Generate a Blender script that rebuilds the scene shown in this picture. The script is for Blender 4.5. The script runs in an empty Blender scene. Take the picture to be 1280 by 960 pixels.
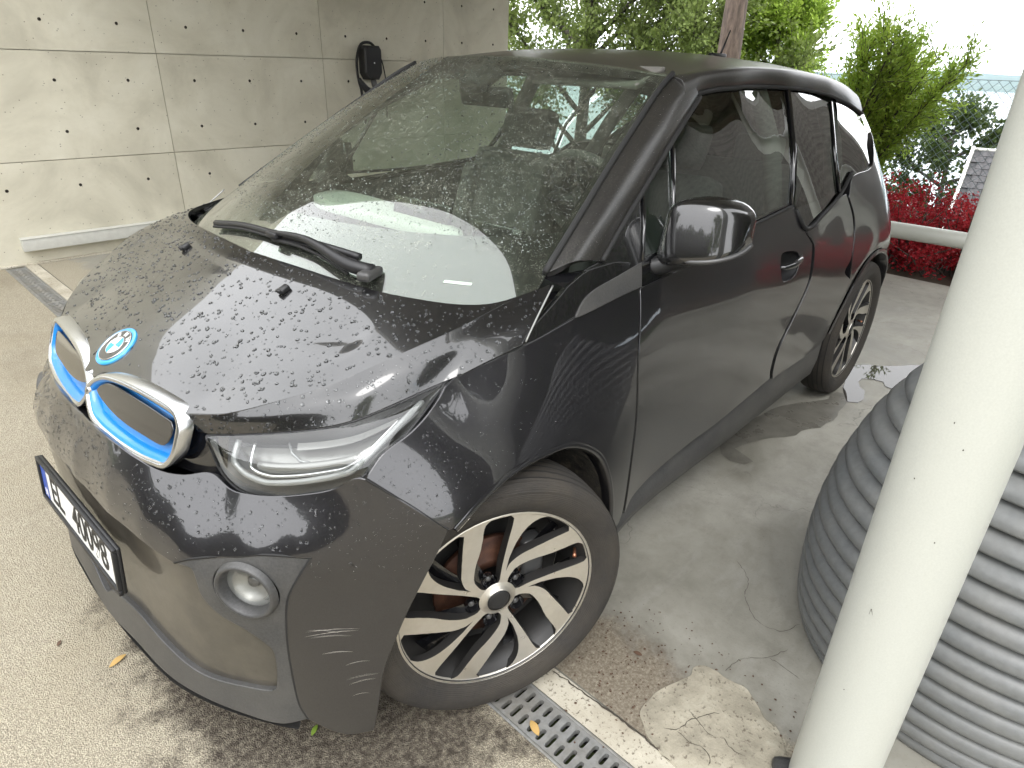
import bpy, bmesh, math, random
import numpy as np
from mathutils import Vector, Matrix
from mathutils.geometry import delaunay_2d_cdt

# ------------------------------------------------------------------ camera
SC = bpy.context.scene
COL = SC.collection
CAM_POS = (0.9064, 1.6579, 1.5072)
CAM_YAW, CAM_PITCH, CAM_ROLL, CAM_F = 3.8631, 0.4562, 0.0345, 821.89
_c = bpy.data.cameras.new('camera')
_c.sensor_fit = 'HORIZONTAL'; _c.sensor_width = 36.0
_c.lens = CAM_F / 1280.0 * 36.0
_c.clip_start = 0.02; _c.clip_end = 20000.0
cam = bpy.data.objects.new('camera', _c); COL.objects.link(cam)
_f = Vector((math.cos(CAM_YAW) * math.cos(CAM_PITCH), math.sin(CAM_YAW) * math.cos(CAM_PITCH), -math.sin(CAM_PITCH)))
_r = Vector((math.sin(CAM_YAW), -math.cos(CAM_YAW), 0)); _u = _r.cross(_f)
_r2 = _r * math.cos(CAM_ROLL) + _u * math.sin(CAM_ROLL); _u2 = -_r * math.sin(CAM_ROLL) + _u * math.cos(CAM_ROLL)
_m = Matrix((( _r2.x, _u2.x, -_f.x, CAM_POS[0]), (_r2.y, _u2.y, -_f.y, CAM_POS[1]), (_r2.z, _u2.z, -_f.z, CAM_POS[2]), (0, 0, 0, 1)))
cam.matrix_world = _m
SC.camera = cam

# ------------------------------------------------------------------ sky, sun, exposure
SUN_EL, SUN_AZ = math.radians(52), math.radians(35)     # azimuth of the sun from +X towards +Y
W = bpy.data.worlds.new('World'); SC.world = W; W.use_nodes = True
nt = W.node_tree; nt.nodes.clear()
sky = nt.nodes.new('ShaderNodeTexSky'); sky.sky_type = 'NISHITA'; sky.sun_disc = False
sky.sun_elevation = SUN_EL; sky.sun_rotation = math.radians(90) - SUN_AZ
sky.air_density = 1.0; sky.dust_density = 4.0; sky.ozone_density = 1.0
hs = nt.nodes.new('ShaderNodeHueSaturation'); hs.inputs['Saturation'].default_value = 0.16
bw = nt.nodes.new('ShaderNodeRGBToBW')
mixo = nt.nodes.new('ShaderNodeMix'); mixo.data_type = 'RGBA'; mixo.inputs[0].default_value = 0.80
mixo.inputs[7].default_value = (24.0, 24.2, 24.6, 1)      # even cloud layer that evens the clear sky out
bg = nt.nodes.new('ShaderNodeBackground'); bg.inputs['Strength'].default_value = 0.15
out = nt.nodes.new('ShaderNodeOutputWorld')
nt.links.new(sky.outputs[0], hs.inputs['Color']); nt.links.new(hs.outputs[0], mixo.inputs[6])
nt.links.new(mixo.outputs[2], bg.inputs['Color']); nt.links.new(bg.outputs[0], out.inputs[0])
_l = bpy.data.lights.new('sun', 'SUN'); _l.energy = 1.0; _l.angle = math.radians(25); _l.color = (1.0, 0.98, 0.95)
sun = bpy.data.objects.new('sun', _l); COL.objects.link(sun)
_d = Vector((math.cos(SUN_AZ) * math.cos(SUN_EL), math.sin(SUN_AZ) * math.cos(SUN_EL), math.sin(SUN_EL)))
sun.rotation_euler = _d.to_track_quat('Z', 'Y').to_euler()
sun.location = (3, 3, 8)
VS = SC.view_settings
VS.view_transform = 'Standard'; VS.look = 'None'; VS.gamma = 1.0; VS.use_curve_mapping = False
VS.exposure = 0.26
SC.cycles.max_bounces = 8; SC.cycles.transparent_max_bounces = 16; SC.cycles.glossy_bounces = 5
SC.cycles.use_denoising = True

# ------------------------------------------------------------------ materials
MATS = {}
def mat(name, color=(0.5, 0.5, 0.5), rough=0.5, metal=0.0, coat=0.0, coat_rough=0.03, spec=0.5, emit=None):
    m = bpy.data.materials.new(name); m.use_nodes = True
    b = m.node_tree.nodes['Principled BSDF']
    b.inputs['Base Color'].default_value = (*color, 1); b.inputs['Roughness'].default_value = rough
    b.inputs['Metallic'].default_value = metal; b.inputs['Coat Weight'].default_value = coat
    b.inputs['Coat Roughness'].default_value = coat_rough; b.inputs['Specular IOR Level'].default_value = spec
    MATS[name] = m
    return m
class NB:
    """tiny node-building helper for one material"""
    def __init__(s, m): s.m = m; s.t = m.node_tree; s.b = s.t.nodes['Principled BSDF']
    def n(s, typ, **kw):
        nd = s.t.nodes.new(typ)
        for k, v in kw.items():
            if k in nd.inputs.keys(): nd.inputs[k].default_value = v
            else: setattr(nd, k, v)
        return nd
    def l(s, a, b): s.t.links.new(a, b)
    def coord(s, out='Object', scale=(1, 1, 1), loc=(0, 0, 0), rot=(0, 0, 0)):
        tc = s.n('ShaderNodeTexCoord'); mp = s.n('ShaderNodeMapping')
        mp.inputs['Scale'].default_value = scale; mp.inputs['Location'].default_value = loc; mp.inputs['Rotation'].default_value = rot
        s.l(tc.outputs[out], mp.inputs[0]); return mp.outputs[0]
    def noise(s, vec, scale, detail=4, rough=0.55, dist=0.0):
        nd = s.n('ShaderNodeTexNoise'); nd.inputs['Scale'].default_value = scale; nd.inputs['Detail'].default_value = detail
        nd.inputs['Roughness'].default_value = rough; nd.inputs['Distortion'].default_value = dist
        s.l(vec, nd.inputs['Vector']); return nd.outputs['Fac']
    def ramp(s, fac, stops):
        r = s.n('ShaderNodeValToRGB'); e = r.color_ramp.elements
        while len(e) < len(stops): e.new(0.5)
        for i, (p, c) in enumerate(stops):
            e[i].position = p; e[i].color = (*c, 1) if len(c) == 3 else c
        s.l(fac, r.inputs[0]); return r.outputs[0]
    def ramp1(s, fac, stops): return s.ramp(fac, [(p, (v, v, v)) for p, v in stops])
    def mix(s, fac, a, b, mode='MIX'):
        x = s.n('ShaderNodeMix'); x.data_type = 'RGBA'; x.blend_type = mode
        for k, v in ((0, fac), (6, a), (7, b)):
            if hasattr(v, 'links'): s.l(v, x.inputs[k])
            elif isinstance(v, (int, float)): x.inputs[k].default_value = v if k == 0 else (v, v, v, 1)
            else: x.inputs[k].default_value = (*v, 1)
        return x.outputs[2]
    def math(s, op, a, b=0.0, c=0.0):
        x = s.n('ShaderNodeMath'); x.operation = op
        for sock, v in zip(x.inputs, (a, b, c)):
            if isinstance(v, (int, float)): sock.default_value = v
            else: s.l(v, sock)
        return x.outputs[0]
    def bump(s, height, strength=0.3, dist=0.01):
        x = s.n('ShaderNodeBump'); x.inputs['Strength'].default_value = strength; x.inputs['Distance'].default_value = dist
        s.l(height, x.inputs['Height']); s.l(x.outputs[0], s.b.inputs['Normal']); return x
    def set(s, inp, v):
        if isinstance(v, (int, float)): s.b.inputs[inp].default_value = v
        else: s.l(v, s.b.inputs[inp])

# ------------------------------------------------------------------ object helpers
def link(o, parent=None):
    COL.objects.link(o)
    if parent is not None: o.parent = parent
    return o
def tag(o, label=None, cat=None, group=None, kind=None):
    for k, v in (('label', label), ('category', cat), ('group', group), ('kind', kind)):
        if v: o[k] = v
    return o
def empty(name, loc=(0, 0, 0), rz=0.0, parent=None):
    o = bpy.data.objects.new(name, None); o.empty_display_size = 0.1
    o.location = loc; o.rotation_euler = (0, 0, rz); return link(o, parent)

class MB:
    """collects verts / faces / per-vertex normals / face materials and builds ONE mesh"""
    def __init__(s): s.v = []; s.f = []; s.n = []; s.mi = []
    def add(s, verts, faces, normals=None, mi=0):
        o = len(s.v)
        s.v += [tuple(map(float, p)) for p in verts]
        s.n += [tuple(map(float, p)) for p in normals] if normals is not None else [None] * len(verts)
        s.f += [tuple(int(i) + o for i in f) for f in faces]; s.mi += [mi] * len(faces)
        return o
    def mirrored(s):
        m = MB(); m.v = [(x, -y, z) for x, y, z in s.v]; m.n = [None if n is None else (n[0], -n[1], n[2]) for n in s.n]
        m.f = [tuple(reversed(f)) for f in s.f]; m.mi = list(s.mi); return m
    def mesh(s, name, mats, smooth=True):
        me = bpy.data.meshes.new(name); me.from_pydata(s.v, [], s.f); me.update()
        if not isinstance(mats, (list, tuple)): mats = [mats]
        for m in mats: me.materials.append(MATS[m] if isinstance(m, str) else m)
        me.polygons.foreach_set('material_index', s.mi)
        me.polygons.foreach_set('use_smooth', [bool(smooth)] * len(me.polygons))
        if smooth and any(n is not None for n in s.n):
            vn = [0.0] * (3 * len(s.v)); me.vertices.foreach_get('normal', vn)
            ns = [n if n is not None else (vn[3 * i], vn[3 * i + 1], vn[3 * i + 2]) for i, n in enumerate(s.n)]
            me.normals_split_custom_set_from_vertices(ns)
        return me
    def build(s, name, mats, parent=None, smooth=True, loc=None):
        o = bpy.data.objects.new(name, s.mesh(name, mats, smooth))
        if loc is not None: o.location = loc
        return link(o, parent)
    # ---- primitive shapes
    def box(s, c, size, bevel=0.0, rot=None, mi=0):
        bm = bmesh.new(); bmesh.ops.create_cube(bm, size=1.0)
        bmesh.ops.scale(bm, vec=size, verts=bm.verts)
        if bevel > 0: bmesh.ops.bevel(bm, geom=bm.edges[:] , offset=bevel, segments=2, profile=0.6, affect='EDGES')
        return s.bm(bm, c, rot, mi)
    def bm(s, bm, c=(0, 0, 0), rot=None, mi=0):
        M = Matrix.Translation(Vector(c))
        if rot is not None: M = M @ (rot.to_4x4() if isinstance(rot, Matrix) else Matrix.Rotation(rot, 4, 'Z'))
        bmesh.ops.transform(bm, matrix=M, verts=bm.verts); bm.verts.index_update()
        r = s.add([v.co for v in bm.verts], [[v.index for v in f.verts] for f in bm.faces], None, mi); bm.free(); return r
    def tube(s, pts, r, seg=10, cap=True, mi=0):
        pts = [Vector(p) for p in pts]; n = len(pts)
        rr = r if isinstance(r, (list, tuple)) else [r] * n
        vs = []; up = None
        for i, p in enumerate(pts):
            t = (pts[min(i + 1, n - 1)] - pts[max(i - 1, 0)]).normalized()
            if up is None:
                a = Vector((0, 0, 1)) if abs(t.z) < 0.9 else Vector((1, 0, 0)); up = (a - t * a.dot(t)).normalized()
            else: up = (up - t * up.dot(t)).normalized()
            b = t.cross(up)
            for k in range(seg):
                a = 2 * math.pi * k / seg; vs.append(p + (up * math.cos(a) + b * math.sin(a)) * rr[i])
        fs = [(i * seg + k, i * seg + (k + 1) % seg, (i + 1) * seg + (k + 1) % seg, (i + 1) * seg + k) for i in range(n - 1) for k in range(seg)]
        if cap: fs += [tuple(range(seg))[::-1], tuple((n - 1) * seg + k for k in range(seg))]
        return s.add(vs, fs, None, mi)
    def lathe(s, prof, seg=48, axis='Z', c=(0, 0, 0), mi=0, closed=False):
        """prof: list of (r, h); revolve about an axis"""
        vs = []
        for r, h in prof:
            for k in range(seg):
                a = 2 * math.pi * k / seg; x, y = r * math.cos(a), r * math.sin(a)
                p = (x, y, h) if axis == 'Z' else ((x, h, y) if axis == 'Y' else (h, x, y))
                vs.append((p[0] + c[0], p[1] + c[1], p[2] + c[2]))
        n = len(prof); fs = []
        for i in range(n - (0 if closed else 1)):
            j = (i + 1) % n
            for k in range(seg):
                q = (i * seg + k, i * seg + (k + 1) % seg, j * seg + (k + 1) % seg, j * seg + k)
                fs.append(q if axis != 'Y' else q[::-1])
        return s.add(vs, fs, None, mi)

# ------------------------------------------------------------------ curves and surfaces
def catmull(pts, n=None, step=None, closed=False):
    """points resampled along a centripetal-ish Catmull-Rom curve, even in arc length"""
    P = np.array(pts, float)
    if len(P) == 2: dense = P[0] + (P[1] - P[0]) * np.linspace(0, 1, 30)[:, None]
    else:
        if closed: Q = np.vstack([P[-1], P, P[0], P[1]])
        else: Q = np.vstack([2 * P[0] - P[1], P, 2 * P[-1] - P[-2]])
        D = []
        for i in range(1, len(Q) - 2):
            p0, p1, p2, p3 = Q[i - 1], Q[i], Q[i + 1], Q[i + 2]
            d = np.linalg.norm(p2 - p1) + 1e-9
            m1 = (p2 - p0) * d / (np.linalg.norm(p2 - p1) + np.linalg.norm(p1 - p0) + 1e-9)
            m2 = (p3 - p1) * d / (np.linalg.norm(p3 - p2) + np.linalg.norm(p2 - p1) + 1e-9)
            t = np.linspace(0, 1, 16, endpoint=False)[:, None]
            D.append((2 * t**3 - 3 * t**2 + 1) * p1 + (t**3 - 2 * t**2 + t) * m1 + (-2 * t**3 + 3 * t**2) * p2 + (t**3 - t**2) * m2)
        dense = np.vstack(D + [Q[-2][None]])
    s = np.concatenate([[0], np.cumsum(np.linalg.norm(np.diff(dense, axis=0), axis=1))])
    if n is None: n = max(2, int(math.ceil(s[-1] / step)) + 1)
    u = np.linspace(0, s[-1], n)
    R = np.stack([np.interp(u, s, dense[:, k]) for k in range(P.shape[1])], 1)
    return R[:-1] if closed else R
def outline(pts, step):
    """closed 2-D outline; a point with a third value 1 is a sharp corner"""
    cs = [i for i, p in enumerate(pts) if len(p) > 2 and p[2]]
    q = [p[:2] for p in pts]
    if not cs: return catmull(q, step=step, closed=True)
    o = []
    for a, b in zip(cs, cs[1:] + [cs[0] + len(q)]):
        seg = [q[k % len(q)] for k in range(a, b + 1)]
        o.append(catmull(seg, step=step)[:-1])
    return np.vstack(o)
def inside(poly, P):
    x, y = P[:, 0], P[:, 1]; r = np.zeros(len(P), bool); n = len(poly)
    for i in range(n):
        x1, y1 = poly[i]; x2, y2 = poly[(i + 1) % n]
        c = ((y1 > y) != (y2 > y)); 
        with np.errstate(divide='ignore', invalid='ignore'): xi = (x2 - x1) * (y - y1) / (y2 - y1 + 1e-15) + x1
        r ^= c & (x < xi)
    return r
def seg_dist(poly, P, closed=True):
    A = poly; B = np.roll(poly, -1, 0)
    if not closed: A, B = poly[:-1], poly[1:]
    best = np.full(len(P), 1e9)
    for a, b in zip(A, B):
        ab = b - a; t = np.clip(((P - a) @ ab) / (ab @ ab + 1e-15), 0, 1)
        best = np.minimum(best, np.linalg.norm(P - a - t[:, None] * ab, axis=1))
    return best
class TPS:
    def __init__(s, pts, reg=1e-4, sx=1.0, sy=1.0):
        A = np.array(pts, float); s.sc = np.array([sx, sy]); s.p = A[:, :2] * s.sc; v = A[:, 2]; n = len(A)
        K = s.k(s.p, s.p) + reg * np.eye(n); Q = np.hstack([np.ones((n, 1)), s.p])
        M = np.block([[K, Q], [Q.T, np.zeros((3, 3))]]); s.w = np.linalg.solve(M, np.concatenate([v, np.zeros(3)]))
    def k(s, a, b):
        r2 = ((a[:, None] - b[None]) ** 2).sum(-1); return 0.5 * r2 * np.log(r2 + 1e-12)
    def __call__(s, a, b):
        P = np.stack([np.asarray(a, float).ravel(), np.asarray(b, float).ravel()], 1) * s.sc
        return s.k(P, s.p) @ s.w[:-3] + np.hstack([np.ones((len(P), 1)), P]) @ s.w[-3:]
def surf_normals(F, uv, hint, e=2e-3):
    du = F(uv + np.array([e, 0])) - F(uv - np.array([e, 0])); dv = F(uv + np.array([0, e])) - F(uv - np.array([0, e]))
    n = np.cross(du, dv); n /= np.linalg.norm(n, axis=1)[:, None] + 1e-12
    if (n @ np.array(hint)).mean() < 0: n = -n
    return n
def ring_flange(mb, P, N, depth, rad, closed=True, mi=0):
    """rolled edge and inward flange round a boundary loop P with surface normals N (loop is walked with the panel on its left)"""
    n = len(P); T = np.roll(P, -1, 0) - np.roll(P, 1, 0)
    if not closed: T[0] = P[1] - P[0]; T[-1] = P[-1] - P[-2]
    L = np.cross(T, N); L /= np.linalg.norm(L, axis=1)[:, None] + 1e-12
    h = 0.7071
    rows = [(P, N), (P + L * rad * h - N * rad * (1 - h), h * L + h * N), (P + L * rad - N * rad, L), (P + L * rad - N * depth, L)]
    vs = np.vstack([r[0] for r in rows]); ns = np.vstack([r[1] for r in rows]); fs = []
    m = n if closed else n - 1
    for i in range(3):
        for k in range(m):
            a, b = i * n + k, i * n + (k + 1) % n; fs.append((b, a, a + n, b + n))
    mb.add(vs, fs, ns, mi)
def cut_panel(mb, outl, F, hint, step=0.03, depth=0.014, rad=0.002, flange=True, extra=None, mi=0, holes=()):
    """panel cut out of the surface F(uv)->xyz along a closed outline in its parameter plane"""
    ol = outline(outl, step * 0.5); n = len(ol)
    if ((ol[:, 0] * np.roll(ol[:, 1], -1)) - (np.roll(ol[:, 0], -1) * ol[:, 1])).sum() < 0: ol = ol[::-1]
    lo, hi = ol.min(0), ol.max(0)
    gx = np.arange(lo[0], hi[0], step); gy = np.arange(lo[1], hi[1], step * 0.866)
    G = np.array([(x + (0.5 * step if j % 2 else 0), y) for j, y in enumerate(gy) for x in gx])
    ok = inside(ol, G); hs = []
    for h in holes:
        hl = outline(h, step * 0.4); hs.append(hl); ok &= ~inside(hl, G)
    G = G[ok]; G = G[seg_dist(ol, G) > step * 0.45] if len(G) else G
    for hl in hs: G = G[seg_dist(hl, G) > step * 0.4]
    V = [ol] + hs + [G]
    if extra is not None: V.append(np.array(extra))
    V = np.vstack(V); E = [(i, (i + 1) % n) for i in range(n)]; o = n
    for hl in hs: E += [(o + i, o + (i + 1) % len(hl)) for i in range(len(hl))]; o += len(hl)
    r = delaunay_2d_cdt([Vector(p) for p in V], E, [], 0, 1e-7)
    V2 = np.array([tuple(p) for p in r[0]]); T = np.array([t for t in r[2]])
    C = V2[T].mean(1); keep = inside(ol, C)
    for hl in hs: keep &= ~inside(hl, C)
    T = T[keep]; P = F(V2); N = surf_normals(F, V2, hint)
    fn = np.cross(P[T[:, 1]] - P[T[:, 0]], P[T[:, 2]] - P[T[:, 0]]); flip = (fn * N[T[:, 0]]).sum(1) < 0
    T[flip] = T[flip][:, ::-1]
    mb.add(P, T, N, mi)
    if flange:
        for loop, isout in [(ol, 1)] + [(h, 0) for h in hs]:
            A = ((loop[:, 0] * np.roll(loop[:, 1], -1)) - (np.roll(loop[:, 0], -1) * loop[:, 1])).sum()
            LP = F(loop); LN = surf_normals(F, loop, hint)
            # walk direction so that the panel lies on the left seen from outside
            c = loop.mean(0); Tn = np.roll(LP, -1, 0) - LP; L = np.cross(Tn, LN); out2 = LP - F(c[None])[0]
            s = (L * out2).sum(1).mean()
            if (s < 0) == bool(isout): LP, LN = LP[::-1], LN[::-1]
            ring_flange(mb, LP, LN, depth, rad, True, mi)
    return ol
def loft(curves, n=24, m=16, loop=False):
    """grid of points through several 3-D guide curves (rows), smooth both ways"""
    R = np.stack([catmull(c, n=n) for c in curves])             # k x n x 3
    if len(R) == 2:
        t = np.linspace(0, 1, m)[:, None, None]; return R[0] * (1 - t) + R[1] * t
    G = np.empty((m, n, 3))
    for j in range(n): G[:, j] = catmull(R[:, j], n=m)
    return G
def grid_normals(G, hint=None, center=None):
    du = np.gradient(G, axis=0); dv = np.gradient(G, axis=1); N = np.cross(du, dv); N /= np.linalg.norm(N, axis=2)[..., None] + 1e-12
    s = (N @ np.array(hint)).mean() if hint is not None else ((G - np.array(center)) * N).sum(-1).mean()
    return -N if s < 0 else N
def add_grid(mb, G, hint=None, center=None, flange=0.0, rad=0.002, mi=0, sides='tblr'):
    m, n = G.shape[:2]; N = grid_normals(G, hint, center)
    fs = [(i * n + j, i * n + j + 1, (i + 1) * n + j + 1, (i + 1) * n + j) for i in range(m - 1) for j in range(n - 1)]
    a, b, c = G[0, 0], G[0, 1], G[1, 0]
    fn = np.cross(G[m // 2, n // 2 + 1 if n > 2 else 1] - G[m // 2, n // 2], G[min(m // 2 + 1, m - 1), n // 2] - G[m // 2, n // 2])
    if fn @ N[m // 2, n // 2] < 0: fs = [f[::-1] for f in fs]
    mb.add(G.reshape(-1, 3), fs, N.reshape(-1, 3), mi)
    if flange > 0:
        loops = {'t': (G[0], N[0]), 'b': (G[-1][::-1], N[-1][::-1]), 'l': (G[::-1, 0], N[::-1, 0]), 'r': (G[:, -1], N[:, -1])}
        cen = G.reshape(-1, 3).mean(0)
        for k in sides:
            P, NN = loops[k]
            T = P[-1] - P[0]; L = np.cross(np.gradient(P, axis=0), NN)
            if (L * (P - G[m // 2, n // 2])).sum(1).mean() < 0: P, NN = P[::-1], NN[::-1]
            ring_flange(mb, P, NN, flange, rad, False, mi)
    return N
def text_mesh(mb, txt, size, M, depth=0.0005, mi=0, align='CENTER', bold=0.0, xscale=1.0):
    cu = bpy.data.curves.new('t', 'FONT'); cu.body = txt; cu.size = size; cu.extrude = depth; cu.align_x = align; cu.align_y = 'CENTER'; cu.offset = bold
    ob = bpy.data.objects.new('t', cu); COL.objects.link(ob)
    dg = bpy.context.evaluated_depsgraph_get(); me = bpy.data.meshes.new_from_object(ob.evaluated_get(dg))
    mb.add([M @ Vector((v.co.x * xscale, v.co.y, v.co.z)) for v in me.vertices], [list(p.vertices) for p in me.polygons], None, mi)
    bpy.data.objects.remove(ob); bpy.data.curves.remove(cu); bpy.data.meshes.remove(me)

# ------------------------------------------------------------------ base surfaces of the car body (X forward, Y left, Z up, origin under the front axle)
SIDE = TPS([
 (.318,.80,.775),(.21,.68,.884),(.30,.70,.815),(.26,.60,.865),(.15,.84,.812),(.06,.90,.765),(.0,.93,.775),(-.10,.957,.795),
 (.0,.775,.884),(.12,.74,.882),(-.19,.705,.885),(-.19,.80,.868),(-.41,.49,.878),(-.49,.30,.862),(-.2,.90,.835),(-.3,.99,.805),(-.35,.62,.878),
 (-.45,1.03,.785),(-.6,1.06,.782),(-.6,.95,.828),(-.6,.82,.850),(-.6,.68,.860),(-.6,.5,.858),(-.6,.35,.848),(-.6,.24,.838),
 (-1.2,1.06,.790),(-1.2,.95,.832),(-1.2,.82,.854),(-1.2,.68,.858),(-1.2,.5,.848),(-1.2,.35,.845),(-1.2,.24,.838),
 (-1.75,1.06,.792),(-1.75,.95,.835),(-1.75,.82,.858),(-1.75,.68,.863),(-1.75,.5,.855),(-1.75,.35,.848),(-1.75,.24,.84),
 (-2.1,1.06,.786),(-2.1,.93,.838),(-2.1,.78,.868),(-2.1,.6,.876),(-2.1,.4,.862),(-2.1,.25,.842),
 (-2.57,1.10,.765),(-2.57,.95,.836),(-2.57,.80,.882),(-2.57,.755,.886),(-2.3,.68,.884),(-2.85,.68,.878),(-2.95,.5,.862),(-2.2,.5,.876),
 (-2.9,1.22,.655),(-2.9,1.05,.745),(-2.9,.85,.835),(-3.1,1.22,.56),(-3.1,1.0,.67),(-3.1,.8,.76),(-3.1,.55,.80),(-3.1,.35,.79),(-3.22,.8,.66),(-3.22,.5,.70),
 (-2.57,.345,.86),(0,.345,.87)], reg=5e-3)
HOOD = TPS([
 (.53,0,.815),(.50,0,.838),(.455,0,.868),(.407,0,.896),(.3,0,.951),(.2,0,.997),(.1,0,1.030),(.0,0,1.054),
 (.51,.12,.826),(.43,.15,.876),(.3,.2,.942),(.151,.262,1.005),(.05,.3,1.038),(.487,.364,.834),(.40,.38,.865),(.3,.4,.925),(.17,.47,.978),(.05,.50,1.018),
 (.344,.55,.888),(.261,.612,.917),(.149,.674,.963),(.012,.710,.997),(-.150,.722,1.026),(-.273,.735,1.043),(-.05,.63,1.028),(-.13,.5,1.075),(-.1,.2,1.085)]
 + [(.51,-.12,.826),(.43,-.15,.876),(.3,-.2,.942),(.151,-.262,1.005),(.05,-.3,1.038),(.487,-.364,.834),(.40,-.38,.865),(.3,-.4,.925),(.17,-.47,.978),(.05,-.50,1.018),
 (.344,-.55,.888),(.261,-.612,.917),(.149,-.674,.963),(.012,-.710,.997),(-.150,-.722,1.026),(-.273,-.735,1.043),(-.05,-.63,1.028),(-.13,-.5,1.075),(-.1,-.2,1.085)], reg=6e-4)
def _pol(rows):
    o = []
    for x, y, z in rows:
        o.append((math.atan2(y, x), z, math.hypot(x, y)))
        if y > 0.01: o.append((-math.atan2(y, x), z, math.hypot(x, y)))
    return o
BUMP = TPS(_pol([
 (.56,0,.722),(.597,0,.65),(.613,0,.60),(.615,0,.55),(.618,0,.40),(.63,0,.2),
 (.553,.2,.724),(.592,.2,.65),(.607,.2,.60),(.61,.2,.52),(.612,.2,.4),(.622,.22,.2),
 (.50,.35,.735),(.568,.35,.65),(.594,.35,.60),(.598,.35,.52),(.60,.35,.4),(.61,.36,.2),
 (.455,.49,.708),(.53,.48,.645),(.567,.48,.60),(.575,.48,.52),(.572,.48,.4),(.575,.48,.2),
 (.405,.61,.722),(.49,.61,.645),(.515,.60,.60),(.525,.59,.52),(.52,.59,.4),(.525,.59,.2),
 (.345,.71,.757),(.425,.70,.65),(.447,.685,.60),(.458,.68,.52),(.465,.68,.4),(.473,.68,.2),
 (.318,.765,.79),(.36,.76,.66),(.372,.757,.55),(.388,.757,.4),(.415,.757,.2),
 (.27,.825,.735),(.285,.83,.62),(.30,.828,.5),(.33,.822,.3),(.362,.81,.16),
 (.205,.885,.682),(.225,.872,.6),(.25,.86,.45),(.14,.89,.66)]), reg=4e-3)
GREEN = TPS([
 (-.43,1.06,.765),(-.57,1.06,.785),(-.9,1.06,.79),(-1.5,1.06,.79),(-2.2,1.05,.775),(-2.8,1.05,.765),(-2.6,1.12,.752),(-2.95,1.24,.625),(-.75,1.25,.70),(-1.1,1.25,.712),(-1.6,1.25,.712),(-2.2,1.25,.695),(-2.8,1.25,.645),
 (-1.0,1.44,.605),(-1.35,1.46,.60),(-1.8,1.46,.595),(-2.3,1.44,.58),(-2.85,1.38,.54),(-1.6,1.53,.53),(-1.1,1.53,.53),(-2.3,1.50,.53)], reg=1e-4)
ROOF = TPS([(-.84,0,1.520),(-1.0,0,1.540),(-1.3,0,1.556),(-1.7,0,1.560),(-2.2,0,1.546),(-2.6,0,1.515),(-2.95,0,1.465)]
 + [(x, s * y, z) for s in (1, -1) for x, y, z in ((-.90,.3,1.512),(-.995,.577,1.484),(-1.3,.35,1.543),(-1.3,.53,1.515),(-1.7,.35,1.548),(-1.7,.53,1.520),(-2.2,.35,1.533),(-2.2,.53,1.502),(-2.6,.32,1.503),(-2.6,.5,1.474),(-2.95,.3,1.452),(-2.95,.48,1.425))], reg=1e-4)
def F_side(uv): return np.stack([uv[:, 0], SIDE(uv[:, 0], uv[:, 1]), uv[:, 1]], 1)
def F_green(uv, off=0.0): return np.stack([uv[:, 0], GREEN(uv[:, 0], uv[:, 1]) + off, uv[:, 1]], 1)
def F_bump(uv, off=0.0):
    r = BUMP(uv[:, 0], uv[:, 1]) + off; return np.stack([r * np.cos(uv[:, 0]), r * np.sin(uv[:, 0]), uv[:, 1]], 1)
def F_roof(uv): return np.stack([uv[:, 0], uv[:, 1], ROOF(uv[:, 0], uv[:, 1])], 1)
def kid_x(y, z): return .535 - .068 * (y - .03) - .38 * (z - .78) - .06 * y * y

# ------------------------------------------------------------------ car materials
def paint(name, col, metal, rough, dust=0.0, dust_col=(.16, .145, .115)):
    m = mat(name, col, rough, metal, coat=1.0, coat_rough=0.02); b = NB(m); c = b.coord(); b.b.inputs['Coat IOR'].default_value = 1.62
    fl = b.n('ShaderNodeTexVoronoi'); fl.inputs['Scale'].default_value = 900; b.l(c, fl.inputs['Vector'])
    flk = b.ramp1(fl.outputs['Color'], [(0.0, 0.75), (1.0, 1.35)])
    base = b.mix(1.0, (*col,), flk, 'MULTIPLY')
    if dust:
        n1 = b.noise(c, 3.0, 5, 0.6); n2 = b.noise(b.coord(scale=(1, 1, 5)), 9.0, 6, 0.7)
        sp = b.noise(c, 160.0, 3, 0.7)
        d = b.math('MULTIPLY', b.ramp1(n1, [(0.35, 0.25), (0.75, 1.0)]), b.ramp1(n2, [(0.3, 0.4), (0.8, 1.0)]))
        d = b.math('MULTIPLY', d, b.ramp1(sp, [(0.35, 0.35), (0.7, 1.0)]))
        # road film sits low on the body
        tc = b.n('ShaderNodeTexCoord'); sx = b.n('ShaderNodeSeparateXYZ'); b.l(tc.outputs['Object'], sx.inputs[0])
        low = b.ramp1(b.math('MULTIPLY', sx.outputs['Z'], 1.0), [(0.15, 1.0), (0.75, 0.18)])
        d = b.math('MULTIPLY', b.math('MULTIPLY', d, low), dust)
        base = b.mix(d, base, dust_col)
        b.set('Coat Weight', b.math('SUBTRACT', 1.0, b.math('MULTIPLY', d, 0.85)))
        b.set('Metallic', b.math('MULTIPLY', b.math('SUBTRACT', 1.0, d), metal))
        b.set('Coat Roughness', b.math('ADD', 0.025, b.math('MULTIPLY', d, 0.35)))
    b.set('Base Color', base)
    return m
paint('grey_paint', (.0185, .0180, .0205), 0.45, 0.28, dust=0.16, dust_col=(.10, .094, .08))
paint('black_paint', (.0075, .0075, .008), 0.0, 0.25, dust=0.08)
m = mat('dusty_black', (.012, .0115, .011), .38, coat=.45, coat_rough=.22); b = NB(m); c = b.coord(); n = b.noise(c, 240, 3, .6); n2 = b.noise(c, 4, 5, .6)
b.set('Base Color', b.mix(b.math('MULTIPLY', b.ramp1(n, [(.45, .15), (.65, 1)]), b.ramp1(n2, [(.3, .2), (.7, .75)])), (.010, .0095, .009), (.065, .060, .050)))
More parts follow.
